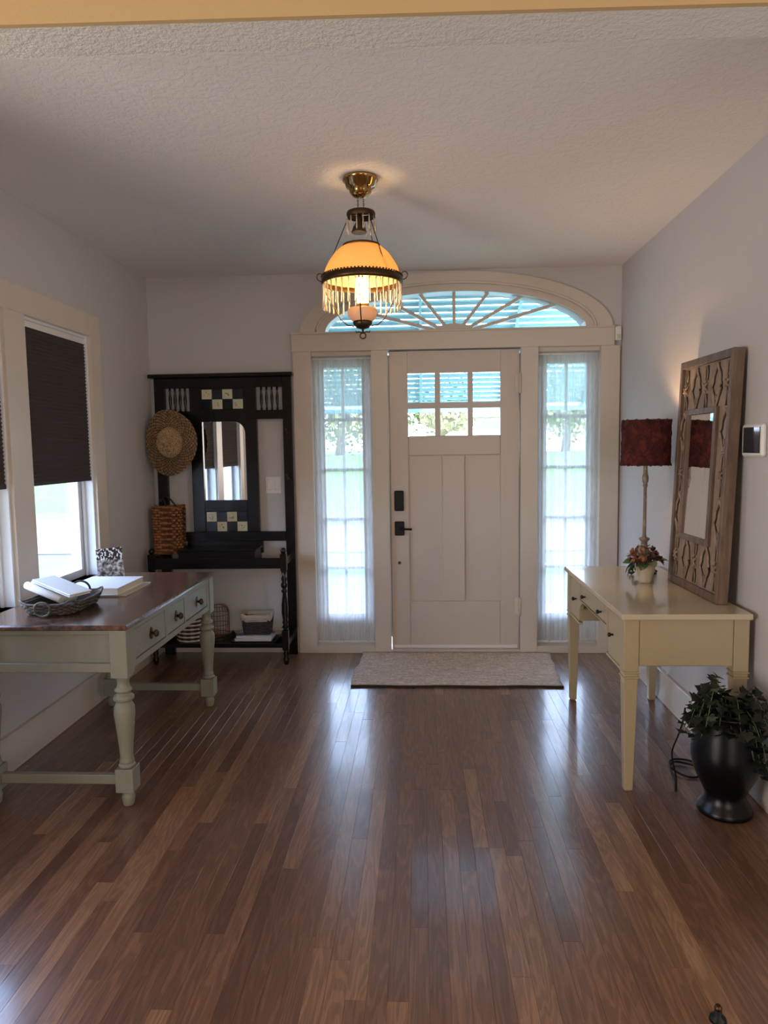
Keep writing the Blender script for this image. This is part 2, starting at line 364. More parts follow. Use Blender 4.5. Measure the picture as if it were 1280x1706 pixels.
# ------------------------------------------------------------ room shell
fl = MB().box(-3.1, 3.3, -8.6, .0, -.08, -.021).build('floor', 'sub', None, 0); fl['kind'] = 'structure'
PW = .0572; lens = [.4, .65, .9, 1.2, 1.5, 1.8]; pm = {}
def plank_mesh(L):
    w = PW/2-.0002; h = L/2-.0002; b = .0004
    vs = [(-w, -h, -.02), (w, -h, -.02), (w, h, -.02), (-w, h, -.02), (-w, -h, -b), (w, -h, -b), (w, h, -b), (-w, h, -b), (-w+b, -h+b, 0), (w-b, -h+b, 0), (w-b, h-b, 0), (-w+b, h-b, 0)]
    fs = [(0, 1, 5, 4), (1, 2, 6, 5), (2, 3, 7, 6), (3, 0, 4, 7), (4, 5, 9, 8), (5, 6, 10, 9), (6, 7, 11, 10), (7, 4, 8, 11), (8, 9, 10, 11)]
    me = bpy.data.meshes.new('plank'); me.from_pydata(vs, [], fs); me.materials.append(MT['floor']); me.update(); return me
for L in lens: pm[L] = plank_mesh(L)
stuff = MB()
def splank(x, y0, y1):
    w = PW/2-.0002; b = .0004; h0, h1 = y0+.0002, y1-.0002
    stuff.add([(x-w, h0, -b), (x+w, h0, -b), (x+w, h1, -b), (x-w, h1, -b), (x-w+b, h0+b, 0), (x+w-b, h0+b, 0), (x+w-b, h1-b, 0), (x-w+b, h1-b, 0), (x-w, h0, -.02), (x+w, h0, -.02), (x+w, h1, -.02), (x-w, h1, -.02)],
              [(0, 1, 5, 4), (1, 2, 6, 5), (2, 3, 7, 6), (3, 0, 4, 7), (4, 5, 6, 7), (8, 9, 1, 0), (9, 10, 2, 1), (10, 11, 3, 2), (11, 8, 0, 3)])
rp_ = random.Random(11); npl = 0
for i in range(-24, 87):
    x = XL+PW*(i+.5); inside = 0 <= i < 58; y = 0.0 if inside else -3.31
    if inside:
        k = 0
        while y > -3.40:
            L = rp_.choice(lens) if k else rp_.choice(lens[:4])
            if y < -3.05: L = rp_.choice(lens[:3])
            o = bpy.data.objects.new('plank', pm[L]); C.objects.link(o); o.parent = fl
            o.location = Vector((x, y-L/2, rp_.uniform(-.0002, .0001)))-fl.location
            o.rotation_euler = (rp_.uniform(-.0006, .0006), rp_.uniform(-.0015, .0015), 0)
            y -= L; k += 1; npl += 1
    while y > -8.5:
        L = rp_.choice(lens); splank(x, y-L, y); y -= L
o = stuff.build('far_planks', 'floor2', fl); o['kind'] = 'stuff'
print('planks', npl)

T = .15
def zarch(x, a=.92, b=.285, cx=.457, z0=2.275):
    t = 1-((x-cx)/a)**2; return z0+b*math.sqrt(max(0, t))
wb = MB().box(XL-T, -.60, 0, T, -.1, H+.1).box(1.53, XR+T, 0, T, -.1, H+.1)
n = 48; a0, a1 = -.60, 1.53
for k in range(n):
    xa, xb = a0+(a1-a0)*k/n, a0+(a1-a0)*(k+1)/n; za, zb = zarch(xa), zarch(xb)
    wb.add([(xa, 0, za), (xb, 0, zb), (xb, 0, H+.1), (xa, 0, H+.1), (xa, T, za), (xb, T, zb), (xb, T, H+.1), (xa, T, H+.1)], [(0, 1, 2, 3), (4, 7, 6, 5), (0, 4, 5, 1)])
wb.box(-.60, 1.53, .02, T-.02, 2.165, 2.27)
tag(wb.build('wall_back', 'wall'), kind='structure')
WIN = [(-1.655, -.968), (-2.522, -1.835)]; WZ0, WZ1 = .755, 2.155
wl = MB(); ys = [0.0, -.968, -1.655, -1.835, -2.522, -3.43]
for a, b in ((0, -.968), (-1.655, -1.835), (-2.522, -3.43)): wl.box(XL-T, XL, b, a, -.1, H+.1)
for a, b in ((-.968, -1.655), (-1.835, -2.522)): wl.box(XL-T, XL, b, a, -.1, WZ0).box(XL-T, XL, b, a, WZ1, H+.1)
tag(wl.build('wall_left', 'wall'), kind='structure')
tag(MB().box(XR, XR+T, -3.43, 0, -.1, H+.1).build('wall_right', 'wall'), kind='structure')
tag(MB().box(XL-.15, XR+.15, -3.36, .15, H, H+.1).build('ceiling', 'ceil'), kind='structure')
# header between the two rooms: textured soffit, tan face towards the camera
hd = struct('trim_1', (0, -3.35, 2.44)); hd['label'] = 'textured header between the tan room and the foyer'
ang = math.radians(1.65)
def hrot(mb): return mb.xf(Matrix.Translation((.14, -3.35, 0)) @ Matrix.Rotation(ang, 4, 'Z') @ Matrix.Translation((-.14, 3.35, 0)))
hrot(MB().box(-1.80, 1.72, -3.41, -3.29, 2.44, 2.80)).build('header_beam', 'soffit', hd)
hrot(MB().box(-3.2, 3.4, -3.425, -3.411, 2.44, 3.0)).build('tan_face', 'tan', hd)
# near room shell
nr = MB().box(-3.15, -1.86, -3.425, -3.30, -.1, 3.0).box(1.76, 3.35, -3.425, -3.30, -.1, 3.0)
tag(nr.build('wall_front', 'tan'), kind='structure')
tag(MB().box(-3.1, -3.0, -8.6, -3.42, -.1, 3.0).build('wall_near_left', 'tan'), kind='structure')
tag(MB().box(3.2, 3.3, -8.6, -3.42, -.1, 3.0).build('wall_near_right', 'tan'), kind='structure')
tag(MB().box(-3.1, 3.3, -8.6, -8.5, -.1, 3.0).build('wall_near_back', 'tan'), kind='structure')
tag(MB().box(-3.1, 3.3, -8.6, -3.42, 2.95, 3.05).build('ceiling_near', 'tan'), kind='structure')

# baseboards
def bboard(nm, mb): return tag(mb.build(nm, 'trim', None, .003), kind='structure')
bboard('baseboard_left', MB().box(XL, XL+.016, -3.3, -.02, 0, .165).box(XL, XL+.024, -3.3, -.02, .165, .185))
bboard('baseboard_right', MB().box(XR-.016, XR, -3.3, -.03, 0, .165).box(XR-.024, XR, -3.3, -.03, .165, .185))
bboard('baseboard_back', MB().box(XL+.02, -.68, -.016, 0, 0, .165).box(XL+.02, -.68, -.024, 0, .165, .185))

# ------------------------------------------------------------ front door surround
tr = struct('trim_2', (.46, 0, 0))
F = -.028
box('casing', 'trim', tr, -.675, -.545, F, 0.02, 0, 2.165)
box('mullion_casing', 'trim', tr, -.122, -.004, F, .14, 0, 2.165)
box('mullion_casing', 'trim', tr, .922, 1.043, F, .14, 0, 2.165)
box('casing', 'trim', tr, 1.47, 1.600, F, .02, 0, 2.165)
box('head_board', 'trim', tr, -.68, 1.56, F-.006, .02, 2.165, 2.285)
box('cap_bead', 'trim', tr, -.685, 1.56, F-.012, .02, 2.285, 2.297)
for a, b in ((-.545, -.122), (1.043, 1.47)):
    box('sidelight_sill', 'trim', tr, a, b, F-.004, .14, 0, .05)
    box('side_jamb', 'trim', tr, a-.055, a, .02, .149, 0, 2.165); box('side_jamb', 'trim', tr, b, b+.055, .02, .149, 0, 2.165)
    box('sidelight_head', 'trim', tr, a, b, 0, .14, 2.135, 2.165)
box('threshold', 'trim', tr, -.004, .922, -.02, .15, 0, .022)
# arch ring
CX, Z0 = .465, 2.290
def ell(a, b, n=48): return [(CX-a*math.cos(math.pi*k/n), Z0+b*math.sin(math.pi*k/n)) for k in range(n+1)]
def ring(a0, b0, a1, b1, y0, y1):
    m = MB(); P, Q = ell(a0, b0), ell(a1, b1)
    for k in range(48):
        c = [P[k], P[k+1], Q[k+1], Q[k]]
        m.add([(p[0], y0, p[1]) for p in c]+[(p[0], y1, p[1]) for p in c], [(0, 1, 2, 3), (7, 6, 5, 4), (0, 4, 5, 1), (2, 6, 7, 3)])
    return m
ring(1.083, .402, .965, .322, F, .0).build('arch_casing', 'trim', tr)
ring(.965, .322, .905, .268, F+.012, .10).build('arch_jamb', 'trim', tr)
MB().tube([(p[0], F-.004, p[1]) for p in ell(.968, .325)], .009, 8).build('arch_bead', 'trim', tr)

# fanlight window
fan = struct('window_5', (CX, .05, Z0))
for k, dx in enumerate((-.70, -.47, -.235, 0, .235, .47, .70)):
    ze = Z0+.27*math.sqrt(1-(dx/.905)**2); s = Vector((CX+dx*.12, .05, Z0)); e = Vector((CX+dx, .05, ze)); d = (e-s).normalized(); w = Vector((-d.z, 0, d.x))*.011
    MB().add([s+w+Vector((0, -.018, 0)), s-w+Vector((0, -.018, 0)), e-w+Vector((0, -.018, 0)), e+w+Vector((0, -.018, 0)),
              s+w+Vector((0, .018, 0)), s-w+Vector((0, .018, 0)), e-w+Vector((0, .018, 0)), e+w+Vector((0, .018, 0))],
             [(0, 1, 2, 3), (7, 6, 5, 4), (0, 4, 5, 1), (1, 5, 6, 2), (2, 6, 7, 3), (3, 7, 4, 0)]).build('muntin', 'trim', fan)
MB().prism([(CX-.145*math.cos(math.pi*k/16), Z0+.055*math.sin(math.pi*k/16)) for k in range(17)], .022, .08).build('hub', 'trim', fan)
angs = [-.905, -.70, -.47, -.235, 0, .235, .47, .70, .905]
for a, b in zip(angs[:-1], angs[1:]):
    poly = [(CX+a*.14, Z0+.02)]
    for k in range(7):
        t = a+(b-a)*k/6; poly.append((CX+t, Z0+.272*math.sqrt(max(0, 1-(t/.906)**2))))
    poly.append((CX+b*.14, Z0+.02)); MB().prism(poly, .048, .052).build('pane', 'glass', fan)

# sidelight windows with sheer curtains
def sidelight(nm, x0, x1):
    w = struct(nm, ((x0+x1)/2, .09, 0)); gx0, gx1 = x0+.075, x1-.075
    box('stile', 'sash', w, x0, gx0, .07, .11, .05, 2.135); box('stile', 'sash', w, gx1, x1, .07, .11, .05, 2.135)
    box('bottom_rail', 'sash', w, gx0, gx1, .07, .11, .05, .27); box('top_rail', 'sash', w, gx0, gx1, .07, .11, 2.06, 2.135)
    zs = [.27, .61, .97, 1.33, 1.69, 2.06]
    for z in zs[1:-1]: box('muntin', 'sash', w, gx0, gx1, .075, .105, z-.012, z+.012)
    cx = (gx0+gx1)/2; box('muntin', 'sash', w, cx-.010, cx+.010, .077, .103, .27, 2.06)
    for k in range(5):
        for a, b in ((gx0, cx-.010), (cx+.010, gx1)): box('pane', 'glass', w, a, b, .089, .092, zs[k]+.012*(k > 0), zs[k+1]-.012*(k < 4), 0)
sidelight('window_3', -.545, -.122); sidelight('window_4', 1.043, 1.47)
def curtain(x0, x1, label, seed):
    t = thing('sheer_curtain', label, 'curtain', ((x0+x1)/2, .01, .06), 'sheer curtains beside the front door')
    rnd = random.Random(seed); nx, nz = 150, 16; vs = []; fs = []
    ph = [rnd.uniform(0, 6.28) for _ in range(5)]; fr = [95, 143, 61, 210, 33]
    for j in range(nz+1):
        z = .078+(2.118-.078)*j/nz; pin = .006*math.sin(math.pi*j/nz)
        for i in range(nx+1):
            u = i/nx; x = x0+.006+pin+(x1-x0-.012-2*pin)*u
            y = sum(math.sin(x*fr[k]+ph[k]+.25*math.sin(z*2+k)) for k in range(5))*.0026
            vs.append((x, .012+y*(1 if 0 < j < nz else .6), z))
    for j in range(nz):
        for i in range(nx): k = j*(nx+1)+i; fs.append((k, k+1, k+nx+2, k+nx+1))
    MB().add(vs, fs, True).build('voile', 'sheer', t)
    MB().tube([(x0+.002, .012, 2.118), (x1-.002, .012, 2.118)], .0075, 10).build('rod', 'white', t)
    MB().tube([(x0+.002, .012, .078), (x1-.002, .012, .078)], .005, 8).build('lower_rod', 'white', t)
curtain(-.545, -.122, 'white sheer curtain over the sidelight left of the front door', 3)
curtain(1.043, 1.47, 'white sheer curtain over the sidelight right of the front door', 5)

# front door
dr = struct('door_1', (.46, .02, .02)); dr['label'] = 'pale painted front door with six small panes over two tall panels'
DX0, DX1, D0, D1 = .003, .915, .004, .048; cols = [(.135, .326), (.363, .557), (.592, .785)]; rows = [(1.565, 1.757), (1.797, 2.005)]
box('stile', 'door', dr, DX0, .135, D0, D1, .025, 2.158, .003); box('stile', 'door', dr, .785, DX1, D0, D1, .025, 2.158, .003)
box('rail', 'door', dr, .135, .785, D0, D1, 2.005, 2.158, 0); box('rail', 'door', dr, .135, .785, D0, D1, 1.425, 1.565, .005); box('rail', 'door', dr, .135, .785, D0, D1, .025, .375, .005)
box('centre_stile', 'door', dr, .372, .534, D0, D1, .375, 1.425, .005)
for a, b in ((.135, .372), (.534, .785)): 
    box('panel', 'door', dr, a, b, D0+.018, D1-.012, .375, 1.425, 0)
for a, b in ((.326, .363), (.557, .592)): box('muntin', 'door', dr, a, b, D0+.002, D1, 1.565, 2.005, 0)
box('muntin', 'door', dr, .135, .785, D0+.003, D1, 1.757, 1.797, 0)
for a, b in cols:
    for c, d in rows: box('pane', 'glass', dr, a, b, .024, .028, c, d, 0)
box('door_stop_strip', 'trim', dr, .006, .912, .049, .066, 2.135, 2.162, 0); box('door_stop_strip', 'trim', dr, .895, .920, .049, .066, .02, 2.135, 0); box('door_stop_strip', 'trim', dr, -.003, .020, .049, .066, .10, 2.135, 0)
box('door_sweep', 'white', dr, DX0+.01, DX1-.01, -.006, D0, .03, .055)
kp = box('keypad_deadbolt', 'black', dr, .031, .098, -.022, D0, 1.033, 1.178, .006)
lk = box('latch_plate', 'black', dr, .031, .100, -.018, D0, .856, .958, .005)
MB().tube([(.072, -.02, .907), (.072, -.05, .907), (.082, -.055, .907), (.155, -.055, .905)], .0075, 8).build('lever', 'black', lk)
MB().lathe([(.012, 0), (.010, .006)], (.062, D0, .656), 12, axis='y').build('bolt_cap', 'bronze', dr)
for z0, z1 in ((1.85, 1.99), (.273, .408)):
    hg = MB().tube([(.918, -.036, z0), (.918, -.036, z1)], .008, 10).build('hinge', 'trim', dr)
    MB().box(.885, .918, -.006, D0, z0+.01, z1-.01).build('hinge_leaf', 'trim', hg)

# ------------------------------------------------------------ left wall windows
tw = struct('trim_3', (XL, -1.75, 1.5)); K = XL+.022
box('casing', 'trim', tw, XL, K, -.968, -.835, .735, 2.285); box('casing', 'trim', tw, XL, K, -2.66, -2.522, .735, 2.285)
box('mullion_casing', 'trim', tw, XL, K, -1.835, -1.655, .755, 2.155); box('head_casing', 'trim', tw, XL, K, -2.522, -.968, 2.155, 2.285)
box('stool', 'trim', tw, XL-.15, XL+.04, -2.69, -.81, .730, .755, .004); box('apron', 'trim', tw, XL, K, -2.66, -.835, .64, .730)
for i, (a, b) in enumerate(WIN):
    w = struct('window_%d' % (i+1), (XL-.08, (a+b)/2, WZ0))
    box('jamb', 'sash', w, XL-T, XL+.004, b-.016, b+.001, WZ0, WZ1); box('jamb', 'sash', w, XL-T, XL+.004, a-.001, a+.016, WZ0, WZ1); box('head_jamb', 'sash', w, XL-T, XL, a+.016, b-.016, WZ1-.016, WZ1)
    box('stop', 'sash', w, XL-.06, XL-.045, b-.032, b-.016, WZ0, WZ1-.016)
    for x0, z0, z1 in ((XL-.10, WZ0, 1.49), (XL-.14, 1.47, 2.139)):
        s = box('sash_bottom_rail', 'sash', w, x0, x0+.035, a+.016, b-.016, z0, z0+.045)
        box('sash_top_rail', 'sash', w, x0, x0+.035, a+.016, b-.016, z1-.04, z1)
        box('sash_stile', 'sash', w, x0, x0+.035, a+.016, a+.062, z0+.045, z1-.04); box('sash_stile', 'sash', w, x0, x0+.035, b-.062, b-.016, z0+.045, z1-.04)
        box('pane', 'glass', w, x0+.015, x0+.019, a+.062, b-.062, z0+.045, z1-.04, 0)
    t = thing('pleated_blind', ['dark brown pleated shade half drawn in the window nearer the hall tree', 'dark brown pleated shade at the left edge of the photo, half drawn'][i], 'blind', (XL-.02, (a+b)/2, 1.32), 'dark pleated shades on the left windows')
    box('headrail', 'white', t, XL-.05, XL-.005, a+.018, b-.018, 2.105, 2.138)
    zt, zb = 2.105, 1.338; n = 40; m = MB(); vs = []; fs = []
    for k in range(2*n+1):
        z = zt+(zb-zt)*k/(2*n); d = .007 if k % 2 else 0
        vs += [(XL-.003-d, a+.018, z), (XL-.003-d, b-.019, z), (XL-.034+d, b-.019, z), (XL-.034+d, a+.018, z)]
    for k in range(2*n):
        q = 4*k; fs += [(q, q+1, q+5, q+4), (q+2, q+3, q+7, q+6), (q+1, q+2, q+6, q+5), (q+3, q, q+4, q+7)]
    m.add(vs, fs).build('pleated_fabric', 'shade', t)
    box('bottom_rail', 'shade', t, XL-.036, XL-.002, a+.018, b-.018, 1.318, 1.338)

# ------------------------------------------------------------ small wall fittings
t = thing('thermostat', 'white framed square thermostat with dark screen on the right wall', 'thermostat', (XR, -2.06, 1.44))
box('housing', 'white', t, XR-.022, XR, -2.145, -1.962, 1.425, 1.56, .008); box('screen', 'screen', t, XR-.0245, XR-.0215, -2.128, -1.980, 1.440, 1.547, .002)
t = thing('motion_sensor', 'small white alarm sensor in the corner above the right sidelight', 'sensor', (1.584, -.02, 2.20))
box('housing', 'white', t, 1.562, 1.604, -.05, -.02, 2.195, 2.29, .006); box('lens', 'trim', t, 1.570, 1.596, -.053, -.049, 2.205, 2.235, .002)
t = thing('light_switch', 'white double rocker light switch on wall inside right opening of hall tree', 'switch', (-.84, 0, 1.17))
box('cover_plate', 'white', t, -.896, -.786, -.007, 0, 1.168, 1.288, .003)
for x in (-.868, -.814): box('rocker', 'white', t, x-.016, x+.016, -.012, -.006, 1.195, 1.262, .003)

# ------------------------------------------------------------ pendant lamp
PX, PY = -.038, -1.746
t = thing('pendant_lamp', 'brass and amber glass oil-style pendant lamp hanging from the ceiling', 'lamp', (PX, PY, 2.0))
MB().lathe([(.078, 2.705), (.081, 2.692), (.072, 2.688), (.066, 2.664), (.052, 2.660), (.050, 2.640), (.034, 2.622), (.012, 2.614)], (PX, PY, 0), 32).build('canopy', 'brass', t)
for dx in (-.013, .013):
    m = MB()
    for k in range(8):
        z = 2.612-.0085*k; ax = (1, 0) if k % 2 else (0, 1)
        m.tube([(PX+dx+.0035*ax[0]*math.cos(q), PY+.0035*ax[1]*math.cos(q), z+.006*math.sin(q)) for q in [j*math.pi/4 for j in range(8)]], .0012, 4, True)
    m.build('chain', 'brassd', t)
m = MB().lathe([(.064, 2.530), (.066, 2.540), (.066, 2.548), (.062, 2.555), (.058, 2.555), (.058, 2.530)], (PX, PY, 0), 32, cap=False)
m.tube([(PX-.06, PY, 2.545), (PX+.06, PY, 2.545)], .004, 6).tube([(PX, PY-.06, 2.545), (PX, PY+.06, 2.545)], .004, 6)
m.build('crown_ring', 'brassd', t)
MB().lathe([(.010, 2.548), (.012, 2.515), (.036, 2.466), (.034, 2.462)], (PX-.01, PY, 0), 20).build('smoke_bell', 'brassd', t)
for k in range(14):   # small crystals on crown ring
    a = 2*math.pi*k/14; x, y = PX+.066*math.cos(a), PY+.066*math.sin(a)
    MB().tube([(x, y, 2.530), (x, y, 2.500), (x, y, 2.470), (x, y, 2.462)], [.001, .0035, .0045, .001], 6).build('small_crystal', 'drop', t)
for a in (math.radians(178), math.radians(-48), math.radians(62)):
    MB().tube([(PX+.055*math.cos(a), PY+.055*math.sin(a), 2.54), (PX+.185*math.cos(a), PY+.185*math.sin(a), 2.25)], .0022, 6).build('suspension_rod', 'brassd', t)
prof = [(.180, 2.252), (.176, 2.275), (.165, 2.305), (.148, 2.335), (.125, 2.368), (.10, 2.390), (.082, 2.402)]
MB().lathe(prof+[(.079, 2.399)]+[(r-.003, z-.002) for r, z in reversed(prof[:-1])], (PX, PY, 0), 48, cap=False).build('shade', 'amber', t)
MB().lathe([(.080, 2.398), (.086, 2.400), (.086, 2.408), (.074, 2.412), (.070, 2.408)], (PX, PY, 0), 36, cap=False).build('shade_top_rim', 'brassd', t)
m = MB().lathe([(.176, 2.232), (.186, 2.234), (.188, 2.243), (.185, 2.262), (.181, 2.266), (.176, 2.262), (.176, 2.232)], (PX, PY, 0), 64, cap=False)
for k in range(72):
    a = 2*math.pi*k/72; m.ball((PX+.184*math.cos(a), PY+.184*math.sin(a), 2.267), .0045, 6)
m.build('shade_band', 'brassd', t)
for k in range(36):
    a = 2*math.pi*(k+.5)/36; x, y = PX+.180*math.cos(a), PY+.180*math.sin(a)
    d = MB().tube([(x, y, 2.232), (x, y, 2.222), (x, y, 2.180), (x, y, 2.150), (x, y, 2.128), (x, y, 2.118)], [.001, .0045, .0030, .0045, .0065, .001], 6).ball((x, y, 2.226), .005, 6).build('prism', 'drop', t)
for sx in (-1, 1):
    MB().tube([(PX+sx*(.186+.018*math.sin(q)+.012*(q/4)), PY, 2.250+.018*(1-math.cos(q))) for q in [j*.45 for j in range(11)]], .0022, 6).build('hook', 'brassd', t)
MB().lathe([(.024, 2.145), (.026, 2.165), (.030, 2.190), (.027, 2.215), (.022, 2.245), (.020, 2.262)], (PX, PY, 0), 20).build('chimney', 'flame', t)
MB().lathe([(.030, 2.127), (.033, 2.134), (.028, 2.146), (.024, 2.146)], (PX, PY, 0), 20).build('burner', 'brass', t)
MB().lathe([(.028, 2.064), (.052, 2.070), (.066, 2.090), (.071, 2.112), (.064, 2.124), (.034, 2.130)], (PX, PY, 0), 32).build('oil_font', 'font', t)
MB().lathe([(.008, 2.030), (.028, 2.036), (.043, 2.052), (.045, 2.064), (.036, 2.070)], (PX, PY, 0), 28).build('font_cup', 'brassd', t)
for a in (0, math.pi/2, math.pi, -math.pi/2):
    MB().tube([(PX+math.cos(a)*r, PY+math.sin(a)*r, z) for r, z in ((.178, 2.235), (.165, 2.19), (.135, 2.14), (.10, 2.075), (.070, 2.050), (.040, 2.045))], .0028, 6).build('arm', 'brassd', t)
m = MB().tube([(PX, PY, 2.032), (PX, PY, 2.012)], .005, 8)
m.tube([(PX+.013*math.cos(q), PY, 2.001+.013*math.sin(q)) for q in [j*math.pi/8 for j in range(16)]], .0035, 6, True)
for sx in (-1, 1): m.tube([(PX+sx*.004, PY, 2.014), (PX+sx*.018, PY, 2.020), (PX+sx*.030, PY, 2.016), (PX+sx*.033, PY, 2.024)], .003, 6)
m.build('finial', 'brassd', t)

# ------------------------------------------------------------ hall tree
t = thing('hall_tree', 'tall black wooden hall tree with mirror, tiles and shelf in the left corner', 'hall tree', (-1.18, -.15, 0))
B0, B1 = -.062, -.026; EB = 'ebony'
box('stile', EB, t, -1.665, -1.592, B0, B1, 0, 1.995); box('stile', EB, t, -.748, -.686, B0, B1, 0, 1.995)
box('cornice', EB, t, -1.695, -.668, -.10, B1, 1.995, 2.022, .004)
box('top_rail', EB, t, -1.592, -.748, B0, B1, 1.925, 1.995); box('frieze_panel', EB, t, -1.412, -.937, B0, B1, 1.705, 1.925, 0)
for a, b in ((-1.592, -1.412), (-.937, -.748)):
    box('rail', EB, t, a, b, B0, B1, 1.700, 1.763)
    for k in range(4):
        x = a+(b-a)*(k+1)/5; prof = [(.006, 1.763), (.009, 1.775), (.006, 1.785), (.010, 1.82), (.011, 1.855), (.006, 1.895), (.009, 1.908), (.006, 1.925)]
        MB().lathe(prof, (x, -.045, 0), 10).build('spindle', EB, t)
box('centre_stile', EB, t, -1.412, -1.326, B0-.006, B1, .90, 1.705); box('centre_stile', EB, t, -1.018, -.934, B0-.006, B1, .90, 1.705)
# mirror head with a curved right corner
poly = [(-1.326, 1.705), (-1.326, 1.686), (-1.10, 1.686)]+[(-1.10+.082*math.sin(q), 1.686-.085*(1-math.cos(q))) for q in [j*math.pi/16 for j in range(1, 9)]]+[(-1.018, 1.705)]
MB().prism(poly, B0-.004, B1).build('mirror_head', EB, t)
MB().box(-1.326, -1.018, B0+.012, B0+.016, 1.125, 1.690).build('mirror_plate', 'mirror', t)
box('mirror_backing', EB, t, -1.326, -1.018, B0+.017, B1, 1.125, 1.69, 0)
box('mid_rail', EB, t, -1.326, -1.018, B0-.003, B1, 1.048, 1.128); box('tile_ledge', EB, t, -1.326, -1.018, B0+.006, B1, .90, 1.048, 0)
def tiles(x0, z0, w, h, pat, z1):
    for r in range(2):
        for c in range(4):
            m = 'tilel' if pat[r][c] else 'tiled'; a = x0+w*c; b = z1-h*r
            o = box('tile', m, t, a+.001, a+w-.001, z0-.004, z0+.004, b-h+.001, b-.001, .0015)
            if c+r == 0: pass
tiles(-1.322, B0, .0737, .0695, ((1, 0, 1, 0), (0, 1, 0, 1)), 1.913)
tiles(-1.319, B0+.006, .0737, .0705, ((1, 0, 1, 0), (0, 1, 0, 1)), 1.044)
box('lower_rail', EB, t, -1.592, -.748, B0-.004, B1, .832, .90); box('lower_panel', EB, t, -1.465, -.915, B0, B1, .745, .832)
gb = box('glove_box', EB, t, -1.458, -.925, -.287, -.066, .675, .790)
box('box_lid', EB, gb, -1.468, -.915, -.292, -.066, .790, .804, .003)
box('front_rail', EB, t, -1.66, -.742, -.312, -.288, .672, .744, .004)
for x in (-1.642, -.722): box('side_rail', EB, t, x-.014, x+.014, -.288, -.062, .690, .744)
def post(x):
    p = MB().box(x-.021, x+.021, -.321, -.279, .66, .775)
    p.lathe([(.010, .775), (.018, .783), (.021, .795), (.016, .808), (.004, .815)], (x, -.30, 0), 14)
    p.lathe([(.020, .24), (.012, .25), (.024, .262), (.014, .28), (.022, .295), (.016, .31), (.024, .36), (.023, .42), (.013, .50), (.024, .515), (.012, .53), (.022, .545), (.025, .56), (.015, .58), (.022, .60), (.013, .62), (.022, .66)], (x, -.30, 0), 16)
    p.box(x-.021, x+.021, -.321, -.279, .105, .24); p.lathe([(.012, 0), (.017, .008), (.022, .035), (.014, .055), (.021, .075), (.016, .09), (.02, .105)], (x, -.30, 0), 14)
    p.build('turned_post', EB, t)
post(-1.642); post(-.722)
box('bottom_shelf', EB, t, -1.621, -.744, -.31, -.064, .118, .148, .003)
for sx in (-1.642, -.722): box('base_rail', EB, t, sx-.014, sx+.014, -.279, -.062, .12, .16)
for x, z in ((-1.545+.0, 1.56), (-1.545, 1.115), (-.717, 1.60), (-.717, 1.28)):
    xx = x if x > -1 else -1.628
    MB().tube([(xx, B0, z), (xx, B0-.03, z-.004), (xx, B0-.055, z+.010), (xx, B0-.06, z+.028)], [.006, .005, .005, .007], 8).build('coat_hook', 'bronze', t)

# straw hat hung on the hall tree: woven rows from crown to rim
t = thing('straw_hat', 'woven straw sun hat hung on the left post of the hall tree', 'hat', (-1.515, -.16, 1.32))
def hat_pt(r, a, h):
    x = r*math.cos(a); z = r*math.sin(a)*1.0
    z *= 1.22; x *= .96; y = -h
    if r > .08: y += 0.55*(x*x)*1.4 - .25*z*z
    return Vector((-1.515+x, -.190+y, 1.543+z))
def woven_rows(prof, seg, amp, wd):
    m = MB()
    for j, (r, h) in enumerate(prof):
        pts = []
        for k in range(seg):
            a = 2*math.pi*k/seg; q = amp*(1 if (k//1+j) % 2 else -1)
            wob = 1+.02*math.sin(3*a+1)*(r/.18); pts.append(hat_pt(r*wob, a, h+q))
        m.tube(pts, wd, 5, True, up=(0, 1, 0), mfun=lambda i, j=j: (i+j) % 2)
    return m
cr = [(.006+.0085*j, .112-.0006*j*j) for j in range(7)]+[(.063, .086), (.069, .075), (.073, .063), (.076, .051), (.079, .039), (.081, .027), (.083, .015)]
br = [(.088+.0105*j, .008-.003*math.sin(j*.3)) for j in range(10)]
woven_rows(cr, 36, .0030, .0062).build('crown', ['straw3', 'straw'], t)
woven_rows(br, 76, .0045, .0068).build('brim', ['straw', 'straw2'], t)

